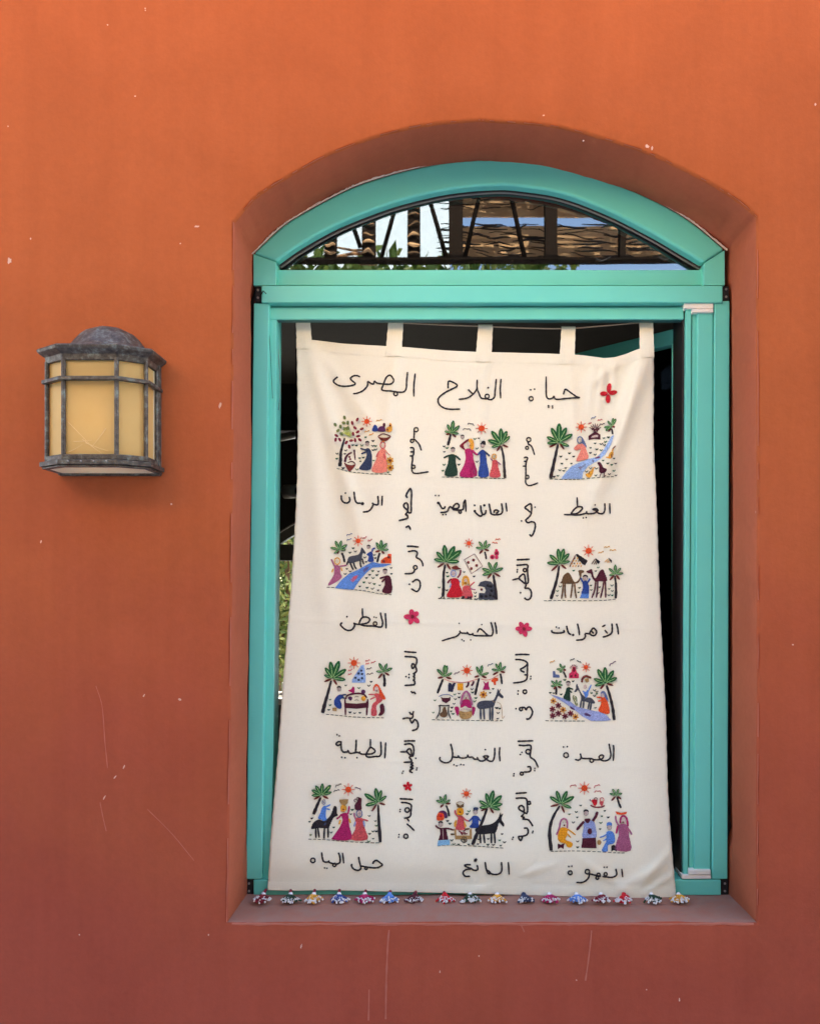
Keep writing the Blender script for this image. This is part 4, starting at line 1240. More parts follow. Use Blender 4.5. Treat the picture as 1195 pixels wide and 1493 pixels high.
word('caption under the pyramids scene', 795, 895, 9.958, 23,
     '1025,140 1045,210 1055,300', '960,140 965,230 950,285 890,320 825,337', '855,235 900,285', '818,188 868,160', '690,200 722,230 740,262 715,310 670,312 640,280 665,235 690,200', '665,250 698,285', '640,290 590,285 570,285', '570,285 575,330 540,370 440,382',
     '460,140 480,220 492,310', '303,170 315,230 335,280 370,300', 'b 398 306 18', '85,235 95,265 150,278 230,275 270,262 260,235', 'd 11 155,192 192,205')
word('fourth word of the left vertical line', 570, 940, 11.07, 26,
     '210,108 300,118 410,125', '215,190 330,195 395,210 415,250 405,310 380,350 345,385 333,340 350,305 380,330 400,370 412,420 385,455 362,465 375,480 375,500 360,512 375,525 375,560 358,572 378,590 378,640 330,650 215,658',
     'd 13 290,480 240,515 287,530', '320,748 345,775 370,765 395,800')
word('fifth word of the left vertical line', 570, 940, 11.07, 26,
     '295,1085 320,1120 350,1112 362,1070', '350,1110 350,1165 320,1188 250,1182 180,1198', '300,1190 335,1265 375,1210 415,1230 437,1300 410,1365 335,1387')
word('fourth word of the right vertical line', 735, 945, 11.95, 27,
     '185,115 300,108 437,112', '185,198 280,200 360,225 402,265 370,310 320,345 280,365 300,400 350,420', '402,265 398,400 390,530 340,575 260,595 150,607', '345,465 385,468', 'd 13 458,492 455,535', 'o 355 760 33', 'd 13 240,745 235,800')
word('small fifth word of the right vertical line', 735, 945, 11.95, 27,
     'o 288 1062 28', '295,1033 350,1035 375,1075 400,1035 440,1025 475,1070 488,1130 450,1210 410,1237 375,1228', 'd 13 200,1055')
word('caption under the low table scene', 480, 1065, 11.95, 27,
     '982,208 975,350 965,487', '895,195 900,300 900,400 870,450 790,455 690,467 640,442 655,395', '640,412 680,340 720,295 780,330 795,370 740,405 660,412 555,410 520,365', '530,395 480,380 450,388 360,398 318,340', '325,378 300,375 250,378 215,340 205,260 205,185',
     '715,150 715,290', '468,160 465,280 455,380', '205,198 150,200 118,235 150,262 205,238', 'd 13 135,75 175,95', 'd 14 215,468 275,475', 'd 13 480,475')
word('caption under the laundry scene', 630, 1075, 10.86, 24,
     '1067,155 1060,260 1070,382', '987,165 985,280 960,370 900,375 850,340 808,305 850,293 888,305 850,345 800,375 740,365 705,310', '720,348 665,345 635,315 575,312 555,272', '560,308 520,325 440,325 405,285', '420,310 380,318 330,310',
     '290,100 315,200 320,300 290,375 220,405 150,385 115,345 127,310', 'd 12 838,195', 'd 12 340,435 385,452 450,430 495,437')
word('caption under the village head scene', 810, 1075, 12.58, 27,
     '1052,140 1060,230 1048,432', '970,115 990,210 1005,320 985,390 930,425 860,430 810,400 790,355 830,325 872,340 850,390 790,410 690,410 640,390 500,388 460,370', 'o 655 425 34', '445,295 460,370 420,418 348,405', 'o 185 328 44', 'd 14 137,178 208,172')
word('sixth word of the left vertical line', 570, 1070, 9.05, 21,
     '170,95 240,92 320,92', '170,140 250,130 290,160 300,220 290,285 268,290 225,255 208,225 240,195 265,220 270,290', '120,237 210,237', '270,290 240,312 265,340 262,368 165,375', '262,365 285,385 260,400 290,420 255,440 290,455 245,487 285,515', 'd 10 325,322', 'd 10 340,450 335,475', 'd 10 160,492 148,518')
word('lowest word of the left vertical line', 570, 1070, 9.05, 21,
     '110,855 200,860 290,865', '130,905 210,910 265,940 262,1010 250,1090 170,1115', 'o 212 1005 30', '205,1110 240,1155', '205,1185 260,1230 305,1278', 'o 195 1350 28', 'd 10 120,998 118,1025', 'd 10 105,1328 100,1362')
word('sixth word of the right vertical line', 735, 1070, 9.05, 21,
     '170,97 270,95 380,90', '185,148 260,155 340,150 350,200 340,300 400,350 445,445', 'o 312 235 30', 'd 10 230,243 210,272', '300,435 340,435 345,480 320,500 250,502', 'o 228 525 20', 'd 10 400,455 398,485', 'd 10 125,525 122,553')
word('lowest word of the right vertical line', 735, 1070, 9.05, 21,
     '145,785 220,780 295,775', '145,850 240,845 290,860 300,930 305,1010 290,1050 255,1032 200,1000 190,965 225,945 258,980 255,1060', '255,1060 222,1090 260,1102 242,1125 310,1132 345,1170 375,1220', 'o 325 910 20',
     '255,1245 300,1245 312,1300 290,1335 240,1350', '240,1350 185,1358 213,1410 240,1355', 'd 10 375,1285 370,1305', 'd 10 115,1365 105,1390')
word('right word of the caption under the water carrying scene', 440, 1230, 9.19, 21,
     '950,272 965,240 1000,225 1045,255 1078,285 1020,320 940,322 860,312 800,300', 'o 860 328 18', '760,175 775,260 792,330 750,358 690,337 663,290 678,280')
word('left word of the caption under the water carrying scene', 440, 1230, 9.19, 21,
     '545,122 562,265', '490,120 510,180 510,250 470,272 410,265 370,250 358,225', '365,235 340,247 295,240 275,190 265,115', 'o 437 285 22', 'o 148 225 30', 'd 10 305,325 338,330')
word('caption under the street seller scene', 660, 1235, 4.596, 10.5,
     '371,100 376,185', '325,100 326,160 300,182 260,180 240,160 225,155 215,100', '250,182 232,172 222,140', '162,120 166,152 140,155 120,140', '145,98 148,84 158,82 150,98', '120,118 92,118 78,125 105,138 122,146 85,152 68,172 82,195 115,196')
word('caption under the coffee scene', 660, 1235, 4.596, 10.5,
     '1130,145 1136,202', '1090,145 1096,185 1070,202 1040,202 1000,197', 'o 1022 182 11', 'd 5 1012,135 1031,135', 'o 975 186 11', 'o 966 206 10', '990,197 950,188 915,180', 'o 900 165 15', '915,172 905,210 870,236 825,237', 'o 785 172 13', 'd 5 775,130 796,128')
def blossom(label, ox, oy, sc, cx, cy, petals, col, ctr_, pr):
    f = Fig('embroidered_flower', ox, oy, sc, tap, label)
    for (x, y) in petals:
        a = math.degrees(math.atan2(y - cy, x - cx)); d_ = math.hypot(x - cx, y - cy)
        f.e(col, cx + (x - cx) * .54, cy + (y - cy) * .54, d_ * .47, pr, a, R(a))
    if ctr_: f.e(ctr_, cx, cy, pr * .7)
    f.build()
blossom('red four petalled flower at the right end of the top line', 760, 530, 7.967, 1005, 350, [(1022, 228), (910, 350), (1108, 328), (1002, 462)], 'rd', None, 27)
blossom('pink flower in the left vertical line', 570, 780, 10.66, 330, 1270, [(312, 1155), (425, 1200), (435, 1365), (290, 1390), (195, 1272)], 'pk', 'cr', 40)
blossom('pink flower in the right vertical line', 735, 800, 11.07, 315, 1295, [(245, 1185), (385, 1200), (445, 1290), (345, 1420), (240, 1370), (175, 1290)], 'pk', 'cr', 38)
blossom('small red flower low in the left vertical line', 570, 1070, 9.05, 218, 690, [(225, 630), (280, 670), (262, 750), (190, 742), (155, 680)], 'rd', None, 18)
# ------------------------------------------------------------------ the twelve embroidered scenes
class Scene:
    def __init__(s, label, ox, oy, sc, ground, sprigs, birds=()):
        s.a = (ox, oy, sc)
        g = Fig('embroidered_scene', ox, oy, sc, tap, label)
        p = [g.xy(q) for q in pts_(ground)]
        p = [(v.x, v.y) for v in crom([(x, y, 0) for x, y in p], 24)]
        # running stitches along the ground
        acc = 0; seg = [p[0]]; on = True
        for a, b_ in zip(p, p[1:]):
            acc += math.hypot(b_[0] - a[0], b_[1] - a[1]); seg.append(b_)
            if acc > (4.2 if on else 1.4):
                if on: g.ribbon('dg' if g.rr.random() < .6 else 'k', seg, .95)
                acc = 0; seg = [b_]; on = not on
        s.o = g.build()
        if sprigs:
            f = Fig('embroidered_sprigs', ox, oy, sc, s.o)
            for x, y in pts_(sprigs):
                k = f.rr.uniform(.75, 1.15) * 1.9 * sc / 10; c = f.rr.choice(['dg', 'dg', 'k', 'g'])
                w = 1.25 * sc
                f.l(c, w, [(x - 10 * k, y - 7 * k), (x, y + 5 * k)]); f.l(c, w, [(x + 11 * k, y - 8 * k), (x, y + 5 * k)])
                if f.rr.random() < .5: f.l(c, w, [(x + 1 * k, y - 8 * k), (x, y + 4 * k)])
            f.build()['kind'] = 'stuff'
        for c, st in birds: s.bird(c, st)
    def fig(s, name): return Fig(name, *s.a, s.o)
    def bird(s, c, st):
        """two humps: given by left wing tip, middle, right wing tip"""
        sc = s.a[2]
        f = s.fig('embroidered_bird')
        (x0, y0), (x1, y1), (x2, y2) = pts_(st)
        f.l(c, sc * 1.05, [(x0, y0), ((x0 * 2 + x1) / 3, (y0 + y1) / 2 - 16 * sc / 10), (x1, y1), ((x1 + x2 * 2) / 3, (y1 + y2) / 2 - 16 * sc / 10), (x2, y2)])
        f.build()
    def sun(s, x, y, r, R_, c='or_', n_=8, ph=90):
        f = s.fig('embroidered_sun')
        f.e(c, x, y, r)
        for k in range(n_):
            a = R(ph + 360 * k / n_)
            f.l(c, s.a[2] * .95, [(x + math.cos(a) * r * 1.0, y - math.sin(a) * r * 1.0), (x + math.cos(a) * R_, y - math.sin(a) * R_)])
        f.build()
    def palm(s, trunk, w0, w1, cx, cy, tips, dates='', fw=None, tc='k'):
        f = s.fig('embroidered_palm'); sc = s.a[2]
        if trunk: f.l(tc, w0, trunk, w1)
        for x, y in pts_(dates) if dates else ():
            dx, dy = x - cx, y - cy; sx, sy = cx + dx * .22, cy + dy * .22
            mx_, my_ = (sx + x) / 2, (sy + y) / 2
            L_ = math.hypot(dx, dy); a = math.degrees(math.atan2(dy, dx))
            f.e('br', cx + dx * .62, cy + dy * .62, L_ * .42, sc * 1.45, a, R(a))
        for x, y in pts_(tips):
            dx, dy = x - cx, y - cy; L_ = math.hypot(dx, dy) or 1; nx, ny = -dy / L_, dx / L_
            w = fw or max(sc * 1.5, L_ * .15)
            q = [(cx, cy), (cx + dx * .35 + nx * w * .75, cy + dy * .35 + ny * w * .75), (cx + dx * .7 + nx * w, cy + dy * .7 + ny * w), (cx + dx * .96 + nx * w * .45, cy + dy * .96 + ny * w * .45), (x, y),
                 (cx + dx * .96 - nx * w * .45, cy + dy * .96 - ny * w * .45), (cx + dx * .7 - nx * w, cy + dy * .7 - ny * w), (cx + dx * .35 - nx * w * .75, cy + dy * .35 - ny * w * .75)]
            f.f('g', q, hatch=math.atan2(dy, dx) - math.pi / 2, step=1.1)
            f.l('lg', sc * 1.0, [(cx + dx * .08, cy + dy * .08), (cx + dx * .45, cy + dy * .45), (cx + dx * .84, cy + dy * .84)])
        f.build()
    def flower(s, x, y, r, c='go', cc='br', n_=7):
        f = s.fig('embroidered_flower')
        for k in range(n_):
            a = 2 * math.pi * k / n_ + .3
            f.e(c, x + math.cos(a) * r * .6, y + math.sin(a) * r * .6, r * .38, r * .24, math.degrees(a))
        f.e(cc, x, y, r * .34); f.build()
    def face(s, f, x, y, r, hair='k', scarf=None, ry=None, tone=None):
        """a stitched head: hair cap or head scarf, outline, eyes and mouth"""
        sc = s.a[2]; ry = ry or r * 1.15
        if scarf:
            f.o(scarf, x, y, r * 1.0, sc * 1.5, ry * 1.0)
            if tone: f.e(tone, x, y, r * .72, ry * .72)
        else:
            f.e('sk', x, y + ry * .12, r * .78, ry * .82); f.o('fo', x, y + ry * .15, r * .85, sc * .5, ry * .88)
            f.f(hair, [(x - r, y - ry * .25), (x - r * .75, y - ry * .8), (x, y - ry * 1.05), (x + r * .75, y - ry * .8), (x + r, y - ry * .25), (x, y - ry * .42)])
        f.l('gy' if not scarf else 'br', sc * .5, [(x - r * .45, y), (x - r * .1, y)]); f.l('gy' if not scarf else 'br', sc * .5, [(x + r * .12, y), (x + r * .48, y)])
        f.dots('br' if scarf else 'dk', sc * .42, '%g,%g' % (x, y + ry * .5))
        return f

# 1 fruit tree
s = Scene('embroidered scene of a fruit tree, a basket and a woman in pink', 480, 600, 11.95, '130,990 280,1030 400,1055 560,1070 720,1085 980,1090 1080,1100',
          '630,450 760,515 405,590 470,595 565,590 755,600 805,605 760,675 805,665 285,680 270,740 135,735 130,825 525,815 590,805 540,870 770,855 240,990 480,1010 1020,1060',
          [('go', '820,175 865,160 915,150'), ('go', '620,365 655,352 695,345'), ('go', '695,425 730,405 770,390')])
f = s.fig('embroidered_fruit_tree')
f.l('k', 30, '268,460 228,600 200,720 195,850 182,955', 66)
for x, y, a in ((265, 105, 70), (105, 230, 60), (252, 197, 20), (322, 195, 95), (197, 262, 80), (152, 332, -40), (212, 390, 30), (262, 300, 70), (300, 300, 95), (330, 290, 80)): f.e('ol', x, y, 36, 24, a)
for k in range(9):
    a = R(-160 + k * 26); f.l('yl', 14, [(310, 410), (310 + 95 * math.cos(a), 385 + 75 * math.sin(a))])
for x, y, a in ((487, 140, -60), (400, 200, 75), (447, 285, 40), (567, 302, -25), (495, 355, -35), (415, 390, 80), (125, 420, 35), (110, 490, -80), (182, 490, 60), (295, 540, -55), (380, 507, -10), (450, 500, 80), (502, 430, -15), (532, 493, 40), (348, 612, 80)): f.e('cr', x, y, 38, 22, a)
f.build()
s.sun(652, 172, 44, 92)
f = s.fig('embroidered_houses'); f.f('bl', '750,340 760,270 795,228 835,270 838,340'); f.f('pu', '845,345 860,280 905,255 960,270 975,345'); f.e('m', 955, 235, 24, 38); f.f('go', '990,345 1000,280 1040,260 1055,200 1085,230 1090,345'); f.dots('br', 16, '1012,315 1058,245'); f.build()
f = s.fig('embroidered_basket'); f.l('m', 44, '272,880 290,800 330,745 395,712', 26); f.l('m', 34, '432,665 440,750 452,845', 16); f.f('br', '258,890 290,960 350,1045 425,980 458,915 400,935 320,925'); f.l('m', 18, '320,890 400,870 452,910'); f.dots('cr', 16, '350,790 365,830'); f.build()
f = s.fig('embroidered_man'); f.f('nb', '640,650 700,650 738,760 722,1005 520,1002 612,860 650,760'); f.l('nb', 30, '690,665 620,665 540,645'); f.l('nb', 30, '660,690 610,715 555,735'); s.face(f, 660, 555, 36); f.build()
f = s.fig('embroidered_woman'); f.f('sa', '900,650 965,650 985,760 1000,1042 740,1042 810,850 860,720'); f.l('sa', 16, '975,670 1010,720 1062,762'); f.l('co', 24, '865,690 815,795'); f.l('co', 28, '950,740 972,825'); s.face(f, 930, 585, 44, scarf='co', ry=58)
f.f('br', '845,437 900,455 1000,455 1072,435 1015,500 945,518 895,498'); f.l('br', 20, '850,432 900,400 945,388 1010,405 1070,432'); f.l('go', 12, '925,520 965,520'); f.build()
s.flower(1057, 850, 68); s.flower(1062, 975, 68)

# 2 family
s = Scene('embroidered scene of a family holding hands between two palms', 640, 600, 11.38, '45,1085 300,1095 620,1100 900,1110 1110,1112',
          '80,580 130,610 85,670 80,885 325,885 60,985 590,455 655,445 625,615 625,835', [('n', '395,310 455,290 525,320'), ('n', '475,215 520,205 575,240')])
s.palm('192,375 170,460 145,560', 34, 48, 205, 360, '235,150 135,215 335,235 90,325 325,365', '115,380 275,425')
s.palm('1030,575 1065,750 1080,950 1090,1105', 30, 52, 1030, 545, '1022,280 870,325 1120,325 810,475 1170,410 870,590', '955,655 1140,590')
s.sun(703, 280, 50, 100)
f = s.fig('embroidered_boy'); f.f('dg', '165,720 265,720 275,850 300,1055 90,1055 150,850'); f.l('dg', 30, '170,725 120,745 75,770'); f.l('dg', 30, '262,730 310,765 352,805'); s.face(f, 228, 630, 34); f.build()
f = s.fig('embroidered_woman'); f.f('mg', '430,630 540,630 570,800 625,1065 340,1075 415,880 440,760'); f.f('cr', '345,560 400,510 480,455 490,475 440,520 400,560 430,640 350,590'); f.l('mg', 34, '545,640 600,700 640,715'); f.f('go', '490,470 530,450 570,500 575,600 540,640 500,560 485,520'); f.e('sk', 497, 548, 30, 40); f.e('go', 520, 560, 18, 30); f.dots('br', 10, '512,560'); f.build()
f = s.fig('embroidered_child'); s.face(f, 385, 420, 30); f.build()
f = s.fig('embroidered_man'); f.f('bl', '680,655 760,655 790,850 820,1070 650,1070 680,850'); f.l('bl', 30, '685,665 655,700 635,718'); f.l('nb', 30, '755,665 800,705 835,740'); s.face(f, 720, 555, 36); f.f('k', '700,510 730,485 765,500 765,550 730,540'); f.build()
f = s.fig('embroidered_girl'); f.f('co', '885,815 960,815 980,930 1012,1080 840,1080 870,930'); f.l('mv', 20, '890,820 850,775'); f.l('mv', 20, '960,830 1022,882'); s.face(f, 912, 745, 36, scarf='go', ry=40); f.build()

# 3 field
s = Scene('embroidered scene of a woman by a diagonal blue canal with birds', 790, 600, 10.39, '110,1020 400,1030 600,1022 900,995 1130,985',
          '280,685 410,635 475,685 370,725 295,790 440,790 355,855 265,890 235,975 325,900 180,990 800,485 890,495 730,550 825,575 930,405 1000,392 955,460 940,510 890,588 728,630 800,655 1085,715 920,745 990,790 1050,810 1110,790 1085,900 1015,950 1115,970 810,970 730,860 820,865 670,910',
          [('gy', '740,120 785,100 812,85'), ('m', '870,205 905,200 942,190'), ('co', '840,145 870,135 905,130'), ('co', '700,195 725,185 742,178')])
f = s.fig('embroidered_canal'); f.f('sb', '285,1020 350,930 440,830 560,775 700,720 820,690 900,620 980,500 1050,370 1085,360 1040,500 960,640 880,720 790,770 690,830 620,920 600,1020', smooth=False, hatch=.9); f.build()
f = s.fig('embroidered_fish'); f.f('pu', '540,840 600,830 650,790 655,825 600,850 580,890', smooth=False); f.f('pu', '750,725 800,700 880,668 885,690 800,735 765,770', smooth=False); f.build()
s.palm('238,500 205,650 165,830 125,1010', 34, 58, 250, 465, '257,180 140,250 365,245 70,385 455,345 75,480 405,525', '110,540 330,570')
s.palm('1050,260 1060,300 1065,345', 26, 26, 1050, 225, '1075,100 1115,110 990,140 935,240 960,290', '1100,235 1005,300')
s.sun(590, 235, 42, 88)
f = s.fig('embroidered_woman'); f.f('sa', '540,500 640,500 665,580 700,700 620,735 515,750 560,640 585,570 520,590 480,560'); f.f('gy', '600,390 640,450 675,545 635,510 600,470'); s.face(f, 570, 430, 38, scarf='gy', ry=50); f.build()
f = s.fig('embroidered_pigeon_tower'); f.f('m', '705,430 700,370 760,330 800,300 880,350 875,420 790,412', smooth=False); f.f('sk', '740,400 750,375 800,355 850,355 850,385 800,390', smooth=False)
for k in range(7):
    a = R(200 + k * 23); f.l('m', 11, [(802, 280), (802 + 95 * math.cos(a), 275 + 95 * math.sin(a))])
f.dots('sk', 12, '800,255'); f.dots('m', 14, '790,290 830,290 850,265 760,265'); f.build()
f = s.fig('embroidered_duck'); f.e('go', 1040, 660, 32, 62, 25); f.l('go', 22, '1055,600 1075,565'); f.l('br', 16, '1060,570 1110,520'); f.l('go', 20, '1020,700 965,690'); f.l('br', 18, '1050,640 1050,700'); f.build()
f = s.fig('embroidered_duck'); f.f('m', '835,780 870,765 900,800 925,850 975,870 955,920 900,935 860,910 865,840'); f.l('m', 12, '890,930 870,990'); f.l('m', 12, '940,930 935,980 965,965'); f.build()
f = s.fig('embroidered_duck'); f.f('go', '655,950 700,930 750,880 760,850 780,880 760,950 720,1000 680,990'); f.l('yo', 14, '765,860 800,840'); f.l('br', 12, '720,900 700,960'); f.build()

# 4 cotton field
s = Scene('embroidered scene of a donkey above a blue river and a cotton field', 470, 772, 10.86, '70,915 230,920 480,950 700,975 900,1015 1105,1035',
          '485,300 435,370 520,350 670,445 690,515 820,405 835,455 385,625 440,665 360,705 795,660 885,665 745,720 860,725 695,770 800,770 655,840 745,850 820,865 905,885 590,905 705,925 790,940 880,965 1085,610 1090,705',
          [('gy', '385,105 425,85 470,75'), ('gy', '390,180 425,165 460,155'), ('co', '640,150 670,140 700,120'), ('co', '720,190 755,180 785,160')])
f = s.fig('embroidered_river'); f.f('lb', '200,925 300,800 420,700 560,640 700,560 790,515 900,540 1090,550 960,590 790,605 700,680 610,780 540,870 490,955 350,945', smooth=False, hatch=-.8); f.build()
f = s.fig('embroidered_boat'); f.f('pu', '640,650 690,590 735,600 700,650 660,685', smooth=False); f.f('co', '440,800 500,740 560,725 545,770 480,835', smooth=False); f.build()
s.palm('305,370 335,440 350,520', 34, 34, 265, 320, '205,180 300,175 130,285 390,240 185,380 370,320', '235,385 360,330')
s.palm('905,370 885,440 865,520', 30, 34, 930, 330, '930,165 850,205 1020,215 860,270 1045,315', '840,355 975,385')
s.sun(565, 180, 38, 88)
f = s.fig('embroidered_donkey'); f.f('gr', '400,480 430,430 560,400 600,350 615,290 640,300 685,370 670,385 640,375 625,430 620,480 540,510 440,535 405,520'); f.ll('k', 26, '440,530 465,590 490,640', '490,525 510,580 535,625', '600,480 600,550 615,600', '630,460 640,510 655,550', '405,500 385,560'); f.build()
f = s.fig('embroidered_man'); f.f('bl', '725,370 780,350 800,430 810,505 720,505 735,430 700,400'); f.l('bl', 26, '785,350 795,310 835,295'); s.face(f, 730, 275, 28); f.build()
f = s.fig('embroidered_girl'); f.f('mv', '190,580 270,580 285,700 310,745 250,810 110,885 100,850 180,720'); f.l('mv', 26, '195,585 165,520 140,470'); f.l('mv', 22, '270,580 330,575 385,565'); f.l('go', 22, '170,620 150,680'); f.l('go', 22, '295,600 310,660'); s.face(f, 235, 500, 44, scarf='go', ry=52); f.build()
f = s.fig('embroidered_house'); f.f('or_', '930,530 925,490 990,440 1030,430 1040,385 1090,390 1090,535', smooth=False); f.dots('br', 20, '970,505 1050,435'); f.build()
f = s.fig('embroidered_man'); f.f('m', '985,740 1050,730 1090,800 1092,1000 945,990 990,870 985,800'); f.l('m', 28, '990,750 950,760 905,775'); f.l('m', 26, '985,780 960,810 940,835'); s.face(f, 990, 660, 34, hair='k'); f.build()

# 5 baking
s = Scene('embroidered scene of two women baking at a dark oven', 628, 778, 10.86, '120,1025 260,1030 500,1030 720,1045 1060,1045',
          '255,620 265,680 525,610 680,680 130,855 250,900 700,940 700,995 715,1040', [('or_', '970,150 1010,150 1050,160'), ('or_', '1020,105 1060,95 1095,100')])
s.palm('225,490 200,650 200,850 190,990', 34, 52, 235, 450, '212,180 375,200 90,290 480,270 50,405 445,440', '105,535 305,565')
f = s.fig('embroidered_roots'); f.ll('k', 16, '190,985 150,1020 115,1028', '195,985 215,1025'); f.build()
s.palm('850,285 865,340 875,405', 28, 30, 835, 245, '760,125 875,105 710,220 940,165', '770,315 915,270')
s.palm('985,650 1010,800 1035,1045', 34, 58, 975, 610, '910,450 1045,450 810,555 1140,545 815,655', '895,710 1095,680')
s.sun(600, 152, 34, 78)
f = s.fig('embroidered_flowers'); f.e('pk', 1040, 310, 38, 45); f.e('pk', 970, 370, 35, 38); f.e('pk', 1040, 375, 28, 30); f.dots('cr', 18, '1042,305 968,368'); f.e('pk', 1035, 262, 22, 18); f.build()
f = s.fig('embroidered_tray'); f.ll('br', 9, '525,415 690,320', '690,320 815,515', '815,515 640,635', '640,635 525,415'); f.dots('br', 21, '590,455 672,418 638,552 722,505'); f.build()
f = s.fig('embroidered_woman'); f.f('rd', '320,720 430,720 455,820 500,990 250,1000 315,850'); f.l('cr', 26, '420,700 460,640 470,570'); f.l('cr', 26, '325,715 290,745 262,785'); f.ll('lv', 24, '320,790 300,850', '450,740 465,770'); s.face(f, 355, 630, 42, scarf='lv', ry=50, tone='sk'); f.f('br', '330,550 350,520 400,505 435,535 475,555 400,570'); f.build()
f = s.fig('embroidered_girl'); f.f('co', '520,830 610,830 640,910 655,1010 500,1010 500,900'); f.l('co', 20, '610,835 650,800 690,765'); f.l('mv', 20, '615,860 660,880 705,888'); f.f('go', '490,820 500,700 550,665 600,700 612,790 600,820 570,740 530,740 520,810'); f.e('sk', 550, 740, 28, 32); f.e('go', 548, 785, 28, 24); f.dots('br', 10, '545,782'); f.dots('k', 22, '510,1010'); f.dots('m', 20, '590,1015 630,1012'); f.build()
f = s.fig('embroidered_oven'); f.f('gr', '745,830 780,770 860,745 950,760 1000,830 1050,1045 920,1045 750,1035 760,940 850,945 870,900 850,850 800,835', smooth=False); f.dots('dk', 24, '800,990 870,990 940,970 960,900 900,820 1000,990 950,830'); f.dots('br', 18, '800,885'); f.build()

# 6 pyramids
s = Scene('embroidered scene of two camels before three pyramids', 788, 785, 9.958, '45,905 300,900 600,905 900,900 1100,880',
          '475,470 280,700 240,765 235,835 560,720 545,785 725,685 730,750 830,425 795,475 850,710 825,795 1030,685 990,735 1035,765 985,825 1035,830',
          [('go', '920,140 960,130 1000,130'), ('go', '1000,180 1040,175 1090,180'), ('go', '835,220 870,210 910,200')])
s.palm('265,400 240,560 190,740 145,880', 30, 52, 275, 365, '250,150 335,150 130,240 410,220 90,355 420,330', '155,470 365,440')
s.palm('1075,545 1090,700 1085,870', 28, 42, 1080, 515, '1080,380 985,435 1160,430 990,535 1195,505', '1000,605 1140,595')
s.sun(693, 180, 44, 92)
f = s.fig('embroidered_pyramid'); f.f('k', '500,235 530,225 680,325 640,390 600,370', smooth=False, hatch=-.7)
for k in range(4):
    for j in range(k + 2): f.l('go' if (k + j) % 3 else 'brn', 16, [(505 - k * 22 + j * 40 - 8, 275 + k * 38), (505 - k * 22 + j * 40 - 20, 300 + k * 38)])
f.l('br', 14, '500,245 470,310 420,400'); f.build()
f = s.fig('embroidered_pyramid'); f.f('k', '790,285 860,335 835,372 800,330', smooth=False); f.ll('brn', 14, '785,300 735,375', '795,330 770,378', '805,345 800,380'); f.build()
f = s.fig('embroidered_pyramid'); f.f('k', '980,280 1030,320 1025,355 995,320', smooth=False); f.ll('go', 11, '970,300 925,345', '985,320 960,350', '990,335 985,352'); f.build()
f = s.fig('embroidered_camel'); f.f('brn', '285,650 300,620 330,540 390,495 430,530 470,610 500,635 540,610 565,560 545,470 590,460 625,470 620,495 590,510 580,570 545,640 500,655 400,660'); f.ll('brn', 24, '325,655 315,780 300,875', '350,655 352,780 360,865', '460,655 445,780 432,865', '490,655 500,780 515,870'); f.build()
f = s.fig('embroidered_camel'); f.f('m', '660,480 700,460 735,445 755,500 770,560 800,575 850,480 900,450 930,510 960,590 950,620 850,620 790,625 745,570 725,510 690,505'); f.ll('m', 24, '795,620 780,750 740,865', '825,620 820,750 805,860', '915,620 890,760 865,865', '935,620 940,760 940,860'); f.build()
f = s.fig('embroidered_man'); f.f('bl', '610,630 680,630 695,800 590,805 610,720'); f.f('lb', '590,805 695,800 695,868 565,865', smooth=False); f.l('bl', 26, '620,650 595,610 580,570'); f.l('bl', 26, '670,650 695,615 712,580'); s.face(f, 645, 570, 36); f.build()

# 7 low table
s = Scene('embroidered scene of a couple at a round low table', 462, 950, 10.39, '140,950 400,975 560,990 800,1000 1070,1005',
          '435,515 635,555 785,520 820,460 200,730 200,815 180,885 500,925 570,935 650,930',
          [('co', '735,155 765,145 800,135'), ('co', '740,200 765,190 790,185'), ('co', '820,185 850,170 890,155'), ('m', '755,275 790,265 830,255'), ('m', '755,355 800,345 850,335'), ('co', '475,300 505,290 540,270'), ('co', '475,360 500,350 525,345')])
s.palm('215,440 170,620 120,790 85,930', 32, 62, 240, 405, '205,155 335,145 125,245 440,270 110,355 430,425', '115,455 300,500')
s.palm('1010,345 1025,440 1020,530', 34, 44, 1010, 310, '940,175 1060,180 1140,250 895,300', '930,405 1095,360')
s.sun(560, 172, 46, 95)
f = s.fig('embroidered_pigeon_tower'); f.f('sb', '530,470 530,430 600,320 670,210 710,200 730,330 735,470', smooth=False); f.dots('nb', 17, '672,290 630,330 683,340 583,398 683,405 632,430'); f.build()
f = s.fig('embroidered_man'); f.f('bl', '300,680 350,650 395,660 400,700 350,730 375,800 365,860 320,860 265,810 262,740'); f.l('nb', 24, '370,660 445,650'); f.l('nb', 24, '380,690 420,710'); s.face(f, 335, 560, 32); f.f('tn', '235,850 300,850 300,905 235,895', smooth=False); f.build()
f = s.fig('embroidered_woman'); f.f('co', '870,640 960,650 990,740 900,820 905,960 820,960 840,800 900,740'); f.f('or_', '900,490 940,520 990,620 1040,715 990,720 940,660 945,600 900,540 860,600 850,560 870,510'); f.e('sk', 900, 570, 34, 44); f.dots('br', 10, '905,595'); f.l('co', 20, '870,650 780,650'); f.l('co', 20, '880,690 805,725'); f.f('m', '950,820 1000,790 1025,900 980,965 930,965 960,900'); f.build()
f = s.fig('embroidered_table'); f.f('m', '420,720 440,780 600,790 740,775 770,720 775,860 740,850 600,865 460,855 420,860', smooth=False); f.ll('m', 26, '430,720 470,660 600,635 700,645 755,700', '430,840 432,960', '758,840 752,965'); f.l('m', 24, '425,720 425,850'); f.l('m', 24, '768,720 770,850'); f.build()
